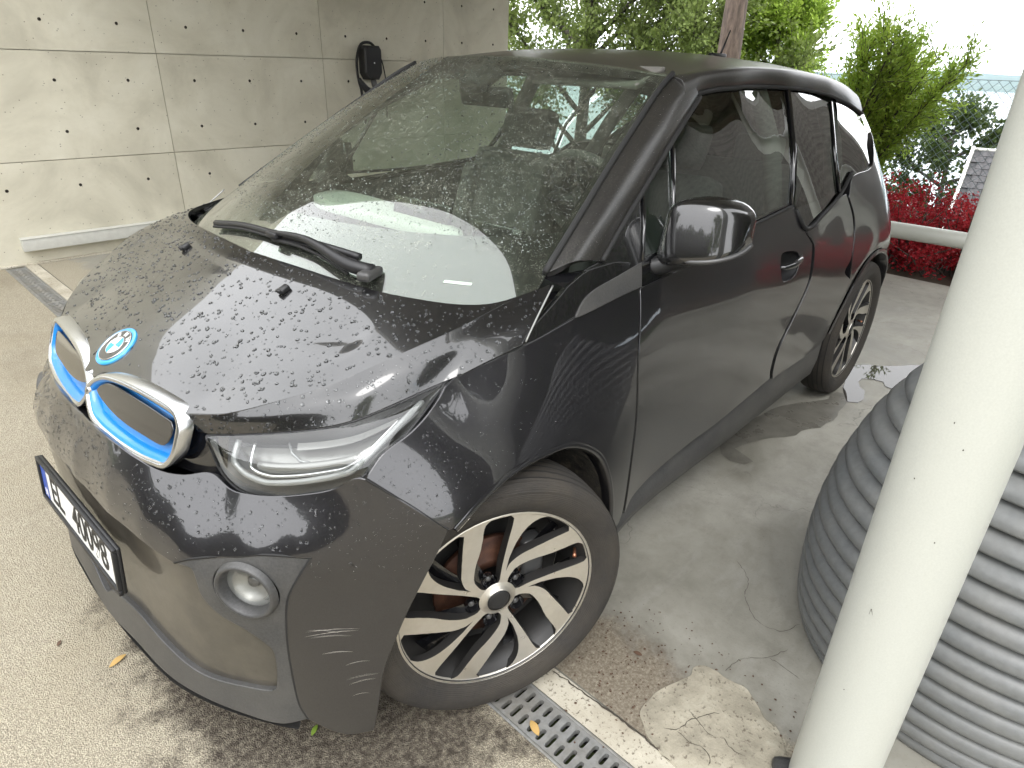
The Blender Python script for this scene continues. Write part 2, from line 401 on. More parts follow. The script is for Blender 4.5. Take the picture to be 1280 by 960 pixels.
m = mat('dusty_roof', (.03, .028, .024), .42, coat=.5, coat_rough=.16); b = NB(m); c = b.coord(); n2 = b.noise(c, 5, 6, .65); b.set('Base Color', b.ramp(n2, [(.3, (.028, .026, .021)), (.7, (.065, .060, .048))]))
def grain(name, col, rough, scale=220, amt=0.35, bump=0.15, coat=0.0, dustc=None, dusta=0.0):
    m = mat(name, col, rough, 0, coat=coat); b = NB(m); c = b.coord()
    n = b.noise(c, scale, 3); base = b.mix(1.0, col, b.ramp1(n, [(.3, 1 - amt), (.7, 1 + amt)]), 'MULTIPLY')
    if dustc:
        k = b.math('MULTIPLY', b.ramp1(b.noise(c, 6, 6, .65), [(.3, 0.1), (.7, 1)]), dusta); base = b.mix(k, base, dustc)
    b.set('Base Color', base); b.bump(n, bump, 0.002); return m
grain('dark_plastic', (.035, .036, .038), .42, dustc=(.11, .105, .095), dusta=.5)
grain('dirty_grille', (.018, .017, .016), .32, 60, .3, .1, coat=.5, dustc=(.085, .075, .058), dusta=.8)
mat('black_plastic', (.012, .012, .013), .45)
mat('black_gloss', (.006, .006, .007), .12, coat=1)
mat('rubber', (.012, .012, .012), .7)
grain('tyre_rubber', (.018, .017, .017), .8, 90, .25, .25, dustc=(.060, .050, .037), dusta=.7)
b = NB(MATS['tyre_rubber']); _tc = b.n('ShaderNodeTexCoord'); _sx = b.n('ShaderNodeSeparateXYZ'); b.l(_tc.outputs['Object'], _sx.inputs[0])
_rr = b.math('SQRT', b.math('ADD', b.math('MULTIPLY', _sx.outputs['X'], _sx.outputs['X']), b.math('MULTIPLY', _sx.outputs['Z'], _sx.outputs['Z'])))
_wv = b.math('ADD', b.math('SINE', b.math('MULTIPLY', _rr, 1500.0)), b.math('MULTIPLY', b.noise(b.coord(), 60, 4, .7), 2.0)); b.bump(_wv, .35, .0012)
mat('liner', (.018, .017, .016), .9)
def _liner_mud():
    m = mat('muddy_liner', (.03, .028, .025), .95); b = NB(m); c = b.coord(); n = b.noise(c, 26, 8, .75)
    b.set('Base Color', b.ramp(n, [(.35, (.012, .011, .01)), (.55, (.045, .038, .028)), (.75, (.16, .135, .095))])); b.bump(n, .8, .01)
_liner_mud()
mat('chrome', (.60, .61, .62), .24, 1.0)
mat('blue_trim', (.010, .20, .56), .28, 0.0, coat=.6)
mat('badge_blue', (.02, .30, .62), .25, coat=1)
mat('badge_white', (.78, .80, .80), .3, coat=1)
mat('badge_silver', (.62, .62, .62), .22, 1.0)
mat('badge_black', (.02, .02, .022), .3, coat=1)
mat('plate_white', (.72, .72, .70), .4); mat('plate_blue', (.02, .07, .36), .4); mat('plate_ink', (.012, .012, .012), .5)
m = mat('machined_aluminium', (.66, .63, .57), .34, 1.0); b = NB(m); c = b.coord()
n = b.noise(c, 30, 5, .6); b.set('Roughness', b.ramp1(n, [(.3, .26), (.7, .46)]))
k = b.math('MULTIPLY', b.ramp1(b.noise(c, 9, 5, .7), [(.45, 0), (.8, 1)]), .45); b.set('Base Color', b.mix(k, (.66, .63, .57), (.36, .31, .23)))
b.set('Metallic', b.math('SUBTRACT', .9, b.math('MULTIPLY', k, .6)))
m = mat('rust_disc', (.12, .05, .025), .6, .5); b = NB(m); c = b.coord(); n = b.noise(c, 20, 6, .7)
b.set('Base Color', b.ramp(n, [(.3, (.03, .013, .009)), (.6, (.085, .036, .02)), (.8, (.15, .068, .038))]))
mat('copper_cap', (.45, .2, .12), .35, .8)
mat('lamp_silver', (.62, .63, .64), .22, .9); mat('lamp_dark', (.09, .09, .09), .3, .3); mat('lamp_grey', (.30, .30, .29), .32, .5)
mat('lamp_guide', (.27, .28, .28), .18, .2, coat=1)
mat('seat_fabric', (.10, .098, .092), .85); mat('seat_light', (.035, .035, .032), .8); mat('dash_light', (.42, .44, .41), .55)
mat('dash_dark', (.02, .02, .021), .6); mat('screen_black', (.01, .01, .012), .08, coat=1); mat('headliner', (.13, .125, .112), .9); mat('paper_white', (.75, .75, .74), .6)
def glass(name, tint, ior=1.52, rough=0.0, specks=0.0, refl=1.8, speck_col=(.42, .44, .36)):
    m = bpy.data.materials.new(name); m.use_nodes = True; t = m.node_tree; t.nodes.clear(); MATS[name] = m
    b = NB.__new__(NB); b.m = m; b.t = t; b.b = None
    o = b.n('ShaderNodeOutputMaterial'); tr = b.n('ShaderNodeBsdfTransparent'); tr.inputs[0].default_value = (*tint, 1)
    gl = b.n('ShaderNodeBsdfGlossy'); gl.inputs['Roughness'].default_value = rough
    fr = b.n('ShaderNodeFresnel'); fr.inputs['IOR'].default_value = ior
    geo = b.n('ShaderNodeNewGeometry')
    ior_s = b.n('ShaderNodeMix'); ior_s.data_type = 'FLOAT'; ior_s.inputs[2].default_value = ior; ior_s.inputs[3].default_value = 1 / ior
    b.l(geo.outputs['Backfacing'], ior_s.inputs[0]); b.l(ior_s.outputs[0], fr.inputs['IOR'])
    # both faces of a real pane reflect: one sheet carries about twice one face's share
    fr2 = b.math('MINIMUM', b.math('MULTIPLY', fr.outputs[0], refl), 1.0)
    mx = b.n('ShaderNodeMixShader'); b.l(fr2, mx.inputs[0]); b.l(tr.outputs[0], mx.inputs[1]); b.l(gl.outputs[0], mx.inputs[2])
    last = mx.outputs[0]
    if specks:
        c = b.coord(); a = b.ramp1(b.noise(c, 330, 2, .5), [(.56, 0), (.64, 1)]); pres = b.ramp1(b.noise(c, 45, 3, .6), [(.42, .15), (.6, 1)])
        big = b.ramp1(b.noise(c, 3.2, 4, .6), [(.3, .25), (.65, 1)])
        film = b.math('MULTIPLY', big, .05)
        k = b.math('ADD', b.math('MULTIPLY', b.math('MULTIPLY', a, pres), b.math('MULTIPLY', big, specks)), film)
        df = b.n('ShaderNodeBsdfDiffuse'); df.inputs[0].default_value = (*speck_col, 1)
        m2 = b.n('ShaderNodeMixShader'); b.l(k, m2.inputs[0]); b.l(last, m2.inputs[1]); b.l(df.outputs[0], m2.inputs[2]); last = m2.outputs[0]
    b.l(last, o.inputs[0]); return m
glass('windscreen_glass', (.80, .90, .80), specks=.55, refl=2.6)
glass('window_glass', (.70, .80, .75), refl=2.6)
glass('privacy_glass', (.48, .56, .53), refl=2.4)
glass('lamp_lens', (.90, .91, .90))
def drop_mat():
    m = mat('water', (.9, .92, .93), .02); b = m.node_tree.nodes['Principled BSDF']
    b.inputs['Transmission Weight'].default_value = 1.0; b.inputs['IOR'].default_value = 1.33
drop_mat()

# ================================================================== THE CAR
car = empty('electric_car', (0, 0, 0))
tag(car, 'dark grey compact electric car with a wet black bonnet, parked under the carport', 'car')
def both(mb, name, mats, parent=None, smooth=True):
    a = mb.build(name, mats, parent or car, smooth); c = mb.mirrored().build(name, mats, parent or car, smooth); return a, c
def mirror_pts(half, ax=0):
    """closed outline from one half (centre ... centre), mirrored in coordinate ax"""
    f = (lambda p: (-p[0],) + tuple(p[1:])) if ax == 0 else (lambda p: (p[0], -p[1]) + tuple(p[2:]))
    return list(half) + [f(p) for p in reversed(half) if abs(p[ax]) > 1e-6]

# ---- bonnet: top sheet with the lowered centre field, and the two flanks
inset_half = [(.545, 0.0), (.52,.20), (.46,.36), (.38,.46), (.30,.53), (.225,.578), (.17,.592), (.125,.572), (.105,.52), (.100,.45), (.106,.35), (.122,.23), (.13,.12), (.132, 0.0)]
INSET = np.vstack([catmull(inset_half, step=.008), catmull([(x, -y) for x, y in inset_half], step=.008)[::-1][1:-1]])
def F_hood(uv):
    z = HOOD(uv[:, 0], uv[:, 1])
    d = seg_dist(INSET, uv); s = np.where(inside(INSET, uv), d, -d)
    t = np.clip((s + .004) / .046, 0, 1); t = t * t * (3 - 2 * t)
    fade = np.clip((.42 - uv[:, 0]) / .26, 0, 1) ** 1.3; fd2 = np.clip((.30 - uv[:, 0]) / .19, 0, 1); fd2 = fd2 * fd2 * (3 - 2 * fd2)
    t2 = np.clip(s / .15, 0, 1); t2 = t2 * t2 * (3 - 2 * t2)
    z = z - .0055 * t * fd2 - .011 * t2 * fade
    return np.stack([uv[:, 0], uv[:, 1], z], 1)
CREASE = [(.464,.388,.838),(.42,.468,.862),(.344,.55,.888),(.261,.612,.917),(.149,.674,.963),(.012,.710,.997),(-.150,.722,1.026),(-.266,.738,1.043)]
HOODLOW = [(.455,.398,.797),(.44,.445,.806),(.385,.54,.826),(.31,.63,.844),(.262,.675,.860),(.19,.71,.882),(.09,.742,.907),(.055,.762,.920),(-.02,.783,.940),(-.096,.80,.957)]
hood_half = [(.515, 0.0), (0.5253, 0.0266), (0.5076, 0.0425), (0.4954, 0.0847), (0.4827, 0.1816), (0.4719, 0.3009), (0.4709, 0.3590), (.464,.388, 1), (.42,.468), (.344,.55), (.261,.612), (.149,.674), (.012,.710), (-.150,.722), (-.266,.738, 1),
             (-.20,.728), (-.10,.70), (-.035,.64), (.018,.53), (.052,.40), (.074,.22), (.086, 0.0)]
mb = MB()
_T = np.roll(INSET, -1, 0) - np.roll(INSET, 1, 0); _N = np.stack([_T[:, 1], -_T[:, 0]], 1); _N /= np.linalg.norm(_N, axis=1)[:, None]
if inside(INSET, INSET[:5] + _N[:5] * .004).mean() < .5: _N = -_N
_ex = np.vstack([INSET + _N * o for o in (-.010, -.004, .003, .010, .017, .024, .031, .038, .046)]); _ex = _ex[(_ex[:, 0] < .49)]
ho = cut_panel(mb, mirror_pts(hood_half, 1), F_hood, (0, 0, 1), step=.020, depth=.012, rad=.0015, extra=_ex)
cr = np.array(CREASE); cr[:, 2] = F_hood(cr[:, :2])[:, 2]
fl = MB()
mid = (catmull(cr, n=40) + catmull(HOODLOW, n=40)) / 2 + np.array([.10, .45, .32]) * (.020 * np.interp(np.linspace(0, 1, 40), [0, .15, .6, 1], [.2, .6, 1, .7]))[:, None]
add_grid(fl, loft([cr, mid, HOODLOW], 44, 10), (0.2, .8, .6), flange=.012, sides='lbr')
for q in (fl, fl.mirrored()): mb.v_off = mb.add(q.v, q.f, q.n)
bonnet = mb.build('bonnet', 'black_paint', car)
# washer nozzles
for s in (1, -1):
    nz = MB(); nz.box((.150, .262 * s, 1.006), (.026, .020, .012), .004, Matrix.Rotation(.42, 3, 'Y')); nz.box((.163, .262 * s, 1.003), (.008, .016, .010), .002, Matrix.Rotation(.42, 3, 'Y'))
    nz.build('washer_nozzle', 'black_plastic', bonnet)

# ---- painted bumper skin (one piece, both corners)
bump_half = [(0.0, .722), (0.2468, 0.7234), (0.4653, 0.7149), (0.5906, 0.7083), (0.6718, 0.7131), (0.7671, 0.7243), (0.8340, 0.7084), (0.9052, 0.7130), (0.9832, 0.7201), (1.0514, 0.7346), (1.1178, 0.7538), (1.1696, 0.7857), (1.1871, 0.7864, 1),
             (1.2684, 0.7343), (1.3448, 0.6680, 1), (1.2996, 0.5802), (1.2551, 0.4949), (1.2200, 0.4190), (1.1838, 0.3335), (1.1598, 0.2286), (1.1450, 0.1633, 1), (1.0759, 0.1576), (0.9932, 0.1941, 1),
             (0.9761, 0.2367), (0.9696, 0.3411), (0.9707, 0.4209), (0.9793, 0.4969), (0.9908, 0.5391), (1.0212, 0.5885), (1.0533, 0.6288, 1), (0.9327, 0.6285), (0.7940, 0.6003), (0.7211, 0.5836), (0.6777, 0.5659, 1), (0.4599, 0.5727), (0.2882, 0.5688), (0.0, .575)]
mb = MB(); cut_panel(mb, mirror_pts(bump_half), F_bump, (1, 0, 0.2), step=.022, depth=.02, rad=.003)
bumper = mb.build('front_bumper', 'grey_paint', car)
# ---- dark lower trim with fog lamp openings, valance lip
FOG = (F_bump(np.array([(0.8794, 0.5392)]))[0]); fog_uv = (0.8794, 0.5392)
def fog_ring(r, n=28):
    k = math.hypot(FOG[0], FOG[1]) * .80
    return [(fog_uv[0] + r * math.cos(2 * math.pi * i / n) / k * .92, fog_uv[1] + r * math.sin(2 * math.pi * i / n)) for i in range(n)]
trim_half = [(0.6833, 0.5640, 1), (0.7209, 0.5804), (0.7940, 0.5974), (0.9325, 0.6257), (1.0493, 0.6256, 1), (1.0170, 0.5847), (0.9865, 0.5350), (0.9749, 0.4926), (0.9667, 0.4206), (0.9655, 0.3406), (0.9719, 0.2360), (0.9888, 0.1909, 1),
             (0.9127, 0.1608), (0.7942, 0.1619), (0.6119, 0.1658), (0.4629, 0.1658), (0.2574, 0.1661), (0.0, .150), (0.0, .215), (0.1207, 0.2576), (0.3416, 0.2788), (0.4980, 0.2645), (0.6712, 0.2350), (0.8267, 0.2443), (0.9093, 0.2565), (0.9246, 0.2863), (0.9304, 0.3654), (0.9218, 0.3894),
             (0.8591, 0.4304), (0.7978, 0.4565), (0.7539, 0.4975), (0.7449, 0.5409), (0.7342, 0.5643)]
tl = [p for p in trim_half]; ia = tl.index((0.0, .150))
ring_outer = tl[:ia + 1]; ring_inner = tl[ia + 1:]
def Fb(off): return lambda uv: F_bump(uv, off)
mb = MB()
full = ring_outer + [(-p[0],) + tuple(p[1:]) for p in reversed(ring_outer[:-1])] + [(-p[0],) + tuple(p[1:]) for p in reversed(ring_inner[1:])] + [ring_inner[0]] + ring_inner[1:]
fr = fog_ring(.062)
cut_panel(mb, full, Fb(-.004), (1, 0, 0), step=.024, depth=.018, rad=.003, holes=[fr, [(-a, b) for a, b in fr]])
trim = mb.build('bumper_trim', 'dark_plastic', car)
# valance underside lip
lipc = [F_bump(np.array([(t, .152)]), -.004)[0] for t in np.linspace(-.96, .96, 40)]
mb = MB(); add_grid(mb, np.array([[p for p in lipc], [p * np.array([.965, .965, 0]) + np.array([0, 0, .128]) for p in lipc], [p * np.array([.80, .80, 0]) + np.array([0, 0, .135]) for p in lipc]]), (0.3, 0, -1))
mb.build('valance_lip', 'dark_plastic', car)
# lower grille skin, set back behind trim and crease
gr_half = [(0.0, .585), (0.2965, 0.5838), (0.4628, 0.5850), (0.6793, 0.5768), (0.7649, 0.5817), (0.7735, 0.4984), (0.8520, 0.4479), (0.9388, 0.4062), (0.9377, 0.2890), (0.9138, 0.2432), (0.8234, 0.2263), (0.6658, 0.2135), (0.4660, 0.2426), (0.1061, 0.2340), (0.0, .205)]
mb = MB(); cut_panel(mb, mirror_pts(gr_half), Fb(-.017), (1, 0, 0), step=.03, flange=False)
mb.build('lower_grille', 'dirty_grille', car)
# fog lamps: funnel, lens, inner bowl
fn = surf_normals(F_bump, np.array([fog_uv]), (1, 0, 0))[0]; fn = Vector(fn).lerp(Vector((1, .15, 0)), .12).normalized()
def fog(sign):
    c = Vector((FOG[0], FOG[1] * sign, FOG[2])); n = Vector((fn.x, fn.y * sign, fn.z)).normalized()
    M = Matrix.Translation(c) @ n.to_track_quat('Z', 'Y').to_matrix().to_4x4()
    def lay(prof, nm, mt, par):
        q = MB(); q.lathe(prof, 40); q.v = [tuple(M @ Vector(p)) for p in q.v]; return q.build(nm, mt, par)
    f = lay([(.070, -.012), (.066, .0), (.061, .003), (.057, -.002), (.052, -.016), (.051, -.022)], 'fog_lamp', 'dark_plastic', car)
    lay([(.0, -.050), (.02, -.048), (.038, -.040), (.047, -.030), (.051, -.021)], 'reflector', 'lamp_grey', f)
    lay([(.0, -.030), (.010, -.031), (.014, -.036), (.014, -.048)], 'bulb_cap', 'lamp_dark', f)
    lay([(.0, -.006), (.025, -.008), (.042, -.014), (.051, -.020)], 'lens', 'lamp_lens', f)
    for k in range(3):
        q = MB(); q.tube([M @ Vector((.043 * math.cos(a) + .004 * k - .004, .043 * math.sin(a), -.028)) for a in np.linspace(-.9, 1.2, 12)], .0010, 6); q.build('light_guide', 'lamp_guide', f)
fog(1); fog(-1)

# ---- black nose panel behind the kidneys, between bonnet edge and bumper top
rows = []
for zt in (0, 1, 2):
    row = []
    for y in np.linspace(-.47, .47, 41):
        ay = abs(y)
        top = np.array([.500 - .35 * ay * ay, y, .815 - .03 * ay]); bot = np.array([.535 - .40 * ay * ay, y, .700])
        row.append(top + (bot - top) * zt / 2)
    rows.append(row)
mb = MB(); add_grid(mb, np.array(rows), (1, 0, 0)); mb.build('nose_panel', 'black_gloss', car)

# ---- kidney grilles
K_OUT = [(-0.0087, 0.7776), (0.0070, 0.8045), (0.0555, 0.8311), (0.1104, 0.8430), (0.2099, 0.8502), (0.3247, 0.8500), (0.3720, 0.8445), (0.3934, 0.8251), (0.3967, 0.7904), (0.3915, 0.7542), (0.3681, 0.7260), (0.3303, 0.7178), (0.2601, 0.7106), (0.1596, 0.7098), (0.0786, 0.7157), (0.0313, 0.7301)]
K_PAN = [(0.0344, 0.7885), (0.0500, 0.8023), (0.0888, 0.8172), (0.2211, 0.8192), (0.3211, 0.8158), (0.3597, 0.8113), (0.3610, 0.7902), (0.3497, 0.7699), (0.3306, 0.7620), (0.2694, 0.7605), (0.1783, 0.7606), (0.0987, 0.7696)]
def kidney(sign):
    o2 = catmull(K_OUT, n=97, closed=True); c2 = o2.mean(0)
    def ring(scale_d, off):
        T = np.roll(o2, -1, 0) - np.roll(o2, 1, 0); Nn = np.stack([T[:, 1], -T[:, 0]], 1); Nn /= np.linalg.norm(Nn, axis=1)[:, None]
        if (Nn * (c2 - o2)).sum(1).mean() < 0: Nn = -Nn
        q = o2 + Nn * scale_d
        return np.array([(kid_x(p[0], p[1]) + off, p[0] * sign, p[1]) for p in q])
    def bands(specs, nm, mt, par):
        q = MB(); R = [ring(d, o) for d, o in specs]; n = len(o2)
        fs = [(i * n + k, i * n + (k + 1) % n, (i + 1) * n + (k + 1) % n, (i + 1) * n + k) for i in range(len(R) - 1) for k in range(n)]
        if sign > 0: fs = [f[::-1] for f in fs]
        q.add(np.vstack(R), fs); return q.build(nm, mt, par)
    f = bands([(-.001, -.028), (-.001, .0), (.0005, .0025), (.003, .004), (.0085, .004), (.0112, .0025), (.0122, -.002)], 'kidney_grille', 'chrome', car)
    bands([(.0120, -.001), (.0140, -.0015), (.018, -.005), (.0205, -.014), (.0205, -.03)], 'blue_surround', 'blue_trim', f)
    pn = outline(K_PAN, .012); 
    def Fk(off): return lambda uv: np.stack([kid_x(uv[:, 0], uv[:, 1]) + off, uv[:, 0] * sign, uv[:, 1]], 1)
    q = MB(); cut_panel(q, [tuple(p) for p in pn], Fk(-.004), (1, 0, .3), step=.03, depth=.03, rad=.003); q.build('grille_panel', 'black_gloss', f)
    # blue shelf under the panel
    o3 = [tuple(p) for p in (np.array(K_OUT) - c2) * .93 + c2]
    q = MB(); cut_panel(q, o3, Fk(-.021), (1, 0, .3), step=.03, flange=False); q.build('blue_shelf', 'blue_trim', f)
kidney(1); kidney(-1)

# ---- round badge on the bonnet
bc = Vector((.455, 0, 0)); 
bn = Vector(surf_normals(F_hood, np.array([(.455, 0.0)]), (0, 0, 1))[0]); bc.z = float(F_hood(np.array([(.455, 0.0)]))[0, 2])
bx = (Vector((0, 1, 0)) - bn * bn.y).normalized(); bfw = bn.cross(bx)
BM = Matrix(((bx.x, bfw.x, bn.x, bc.x), (bx.y, bfw.y, bn.y, bc.y), (bx.z, bfw.z, bn.z, bc.z), (0, 0, 0, 1)))
def lay(prof, nm, mt, par, M=BM, seg=48):
    q = MB(); q.lathe(prof, seg); q.v = [tuple(M @ Vector(p)) for p in q.v]; return q.build(nm, mt, par)
badge = lay([(.056, -.006), (.056, .0012), (.0548, .0024), (.047, .0028), (.045, .0024)], 'badge', 'badge_blue', car)
lay([(.0455, .0035), (.0448, .0052), (.043, .0052), (.0425, .0038)], 'badge_rim', 'badge_silver', badge)
lay([(.0425, .0036), (.020, .0042), (.0, .0042)], 'badge_disc', 'badge_black', badge)
lay([(.0265, .0045), (.0262, .0055), (.0245, .0055), (.0242, .0045)], 'badge_ring', 'badge_silver', badge)
for k, mt in enumerate(('badge_blue', 'badge_white', 'badge_blue', 'badge_white')):
    q = MB(); a0 = k * math.pi / 2; pts = [(0, 0, .0050)] + [(.0243 * math.cos(a0 + t), .0243 * math.sin(a0 + t), .0050) for t in np.linspace(0, math.pi / 2, 13)]
    q.add([BM @ Vector(p) for p in pts], [(0, i, i + 1) for i in range(1, 13)]); q.build('badge_quarter', mt, badge)
# letters round the top of the badge; x to the car's left, y up the bonnet (towards the windscreen)
for ch, ang in (('B', 132), ('M', 90), ('W', 48)):
    q = MB(); a = math.radians(ang)
    up = -bfw if bfw.x > 0 else bfw; rt = bx
    p = bc + rt * (.0342 * math.cos(a)) + up * (.0342 * math.sin(a)) + bn * .0046
    d_up = (rt * math.cos(a) + up * math.sin(a)); d_rt = (rt * math.sin(a) - up * math.cos(a))
    TM = Matrix(((d_rt.x, d_up.x, bn.x, p.x), (d_rt.y, d_up.y, bn.y, p.y), (d_rt.z, d_up.z, bn.z, p.z), (0, 0, 0, 1)))
    text_mesh(q, ch, .017, TM, .0003, bold=.0004); q.build('badge_letter', 'badge_white', badge, smooth=False)

# ---- number plate in its holder
PC = Vector((.642, 0, .455)); PT = .08
pl = MB(); pl.box((.630, 0, .455), (.012, .545, .126), .005, Matrix.Rotation(-PT, 3, 'Y')); holder = pl.build('number_plate', 'black_plastic', car)
def plate_pt(y, z, x=0.0): return Vector((.6365 + x - math.tan(PT) * z, y, .455 + z))
def prect(y0, y1, z0, z1, x, mt, nm, par):
    q = MB(); q.add([plate_pt(y0, z0, x), plate_pt(y1, z0, x), plate_pt(y1, z1, x), plate_pt(y0, z1, x)], [(0, 1, 2, 3)]); return q.build(nm, mt, par, False)
prect(-.26, .26, -.055, .055, .0012, 'plate_white', 'plate_face', holder)
prect(-.258, -.216, -.053, .053, .0018, 'plate_blue', 'country_band', holder)
for (y0, y1, z0, z1) in ((-.2725, .2725, .054, .063), (-.2725, .2725, -.063, -.050), (-.2725, -.261, -.05, .054), (.261, .2725, -.05, .054)):
    q = MB(); c = plate_pt((y0 + y1) / 2, (z0 + z1) / 2, .002); q.box(c, (.010, y1 - y0, z1 - z0), .002, Matrix.Rotation(-PT, 3, 'Y')); q.build('plate_frame', 'black_plastic', holder)
def plate_text(txt, size, y, z, mt, x=.0022, xs=.85, bold=.0012):
    q = MB(); p = plate_pt(y, z, x); M = Matrix(((0, -math.sin(PT), math.cos(PT), p.x), (1, 0, 0, p.y), (0, math.cos(PT), math.sin(PT), p.z), (0, 0, 0, 1)))
    text_mesh(q, txt, size, M, .0004, bold=bold, xscale=xs); q.build('plate_text', mt, holder, False)
plate_text('EL', .112, -.140, 0, 'plate_ink'); plate_text('40098', .112, .095, 0, 'plate_ink'); plate_text('N', .03, -.237, -.034, 'plate_white', bold=.0005)

# ---- headlamps: dark housing, silver bowl, U-shaped light guide, clear lens
HL_UP = [(.450,.425,.797),(.430,.462,.806),(.385,.538,.822),(.31,.628,.840),(.262,.672,.856),(.19,.708,.878),(.12,.733,.897),(.075,.747,.908)]
HL_LO = [(.452,.430,.782),(.452,.470,.727),(.441,.525,.702),(.406,.612,.711),(.346,.710,.747),(.311,.762,.787),(.205,.775,.848),(.080,.750,.906)]
def hl_grid(off, n=40, m=14, shrink=0.0):
    U, L = catmull(HL_UP, n=n), catmull(HL_LO, n=n)
    t = np.linspace(shrink, 1 - shrink, m)[:, None, None]
    G = U[None] * (1 - t) + L[None] * t
    bul = np.sin(np.pi * t) * .030
    G = G + bul * np.array([.62, .62, .35]) * (np.linalg.norm(U - L, axis=1)[None, :, None] / .12)
    N = grid_normals(G, (.6, .7, .3)); return G + N * off
def headlamp(sign):
    def put(q, nm, mt, par):
        if sign < 0: q = q.mirrored()
        return q.build(nm, mt, par)
    q = MB(); G = hl_grid(-.004); Gi = hl_grid(-.06); Gi = Gi + (np.array([.25, .60, .80]) - Gi) * .12
    h = MB(); add_grid(h, Gi, (.6, .7, .3))
    m_, n_ = G.shape[:2]
    rim = np.vstack([G[0], G[1:, -1], G[-1, ::-1][1:], G[::-1, 0][1:-1]]); rim2 = np.vstack([Gi[0], Gi[1:, -1], Gi[-1, ::-1][1:], Gi[::-1, 0][1:-1]])
    k = len(rim); h.add(np.vstack([rim, rim2]), [(i, (i + 1) % k, k + (i + 1) % k, k + i) for i in range(k)])
    hl = put(h, 'headlamp', 'lamp_dark', car)
    # black surround gasket
    q = MB(); g = hl_grid(-.002); rim = np.vstack([g[0], g[1:, -1], g[-1, ::-1][1:], g[::-1, 0][1:-1]]); q.tube(list(rim) + [rim[0]], .0035, 6, False); put(q, 'gasket', 'black_plastic', hl)
    # bowl: light grey inner surface with horizontal steps
    g = hl_grid(-.050, 40, 14, .06)[:, 1:31]; g = g + (np.array([.25, .60, .80]) - g) * .03
    q = MB(); add_grid(q, g, (.6, .7, .3)); put(q, 'reflector', 'lamp_grey', hl)
    # stepped bar of the projector
    g = hl_grid(-.030, 40, 15); 
    q = MB()
    for r0, c0, c1, w in ((7, 9, 25, .010), (9, 9, 25, .004)):
        q.tube([g[r0, c] for c in range(c0, c1)], w, 6)
    put(q, 'lamp_bar', 'lamp_grey', hl)
    # U light guide
    g = hl_grid(-.014, 60, 21)
    g = hl_grid(-.016, 60, 21)
    path = [g[r, 8] for r in range(1, 13, 2)] + [g[14, 11], g[15, 13], g[16, 16]] + [g[16, c] for c in range(19, 36, 3)] + [g[15, 38], g[14, 40], g[12, 43], g[10, 45], g[8, 47], g[5, 50], g[3, 52]]
    q = MB(); q.tube(catmull(path, n=60), .0070, 8); put(q, 'light_guide', 'lamp_guide', hl)
    # inner edge of the guide, and the bright top reflector with its yellow indicator strip
    q = MB(); g2 = hl_grid(-.022, 60, 21); q.tube(catmull([g2[r, 12] for r in range(1, 12, 2)] + [g2[13, 14], g2[14, 17]] + [g2[14, c] for c in range(20, 34, 3)] + [g2[13, 36], g2[11, 39], g2[8, 42], g2[4, 46]], n=50), .004, 6); put(q, 'light_guide', 'lamp_silver', hl)
    g3 = hl_grid(-.030, 60, 21); q = MB()
    top = np.stack([g3[1, 22:47], g3[2, 22:47] * .6 + g3[5, 22:47] * .4])
    add_grid(q, loft([top[0], top[1]], 25, 4), (.6, .7, .3)); put(q, 'top_reflector', 'lamp_grey', hl)
    q = MB(); q.tube([g3[1, 20], g3[4, 21], g3[7, 23], g3[8, 25]], .003, 6); put(q, 'lamp_edge', 'lamp_guide', hl)
    q = MB(); add_grid(q, hl_grid(0.0), (.6, .7, .3)); put(q, 'lens', 'lamp_lens', hl)
headlamp(1); headlamp(-1)

# ---- wings, doors, rear quarter
ARCH_F = [(-0.4624, 0.3094), (-0.4360, 0.4127), (-0.3942, 0.5162), (-0.3415, 0.6013), (-0.2662, 0.6641), (-0.1827, 0.7083), (-0.1083, 0.7279), (-0.0345, 0.7393), (0.0290, 0.7378), (0.0721, 0.7282), (0.1181, 0.7133), (0.1658, 0.6882)]
wing = [(0.3101, 0.7963, 1), (0.2709, 0.8286), (0.2031, 0.8544), (0.1184, 0.8919), (0.0950, 0.9059, 1), (0.0598, 0.9154), (-0.0173, 0.9313), (-0.1053, 0.9484), (-0.2669, 0.9729), (-0.4099, 0.9795), (-0.5433, 0.9880, 1),
        (-0.5039, 0.8095), (-0.5097, 0.6439), (-0.5122, 0.4869), (-0.5270, 0.3043, 1), (-.515,.268), (-.498,.262,1)] + [(p[0], p[1]) for p in ARCH_F] + [(0.1980, 0.6696, 1), (0.2570, 0.7361)]
mb = MB(); cut_panel(mb, wing, F_side, (0, 1, 0), step=.025, depth=.03, rad=.003)
both(mb, 'front_wing', 'grey_paint')
door = [(-0.5523, 0.9843, 1), (-0.7313, 0.9940), (-.80,1.003), (-1.1524, 1.0416), (-1.5766, 1.0637, 1), (-1.6283, 1.0327), (-1.6725, 0.9680), (-1.7359, 0.9123, 1), (-1.7360, 0.8518), (-1.7300, 0.7586), (-1.6336, 0.6329), (-1.5582, 0.5281), (-1.5592, 0.4402), (-1.5807, 0.3934, 1),
        (-1.1085, 0.3593), (-0.9408, 0.3569), (-0.5866, 0.3252), (-0.5528, 0.2841, 1), (-0.5301, 0.4776), (-0.5243, 0.6379), (-0.5159, 0.8059)]
hand = [(-1.4572, 0.9195), (-1.5363, 0.9203), (-1.6090, 0.8999), (-1.6216, 0.8537), (-1.5993, 0.8218), (-1.5364, 0.8101), (-1.4750, 0.8224), (-1.4520, 0.8729)]
mb = MB(); cut_panel(mb, door, F_side, (0, 1, 0), step=.03, depth=.02, rad=.003, holes=[hand]); 
dl, dr = both(mb, 'front_door', 'grey_paint')
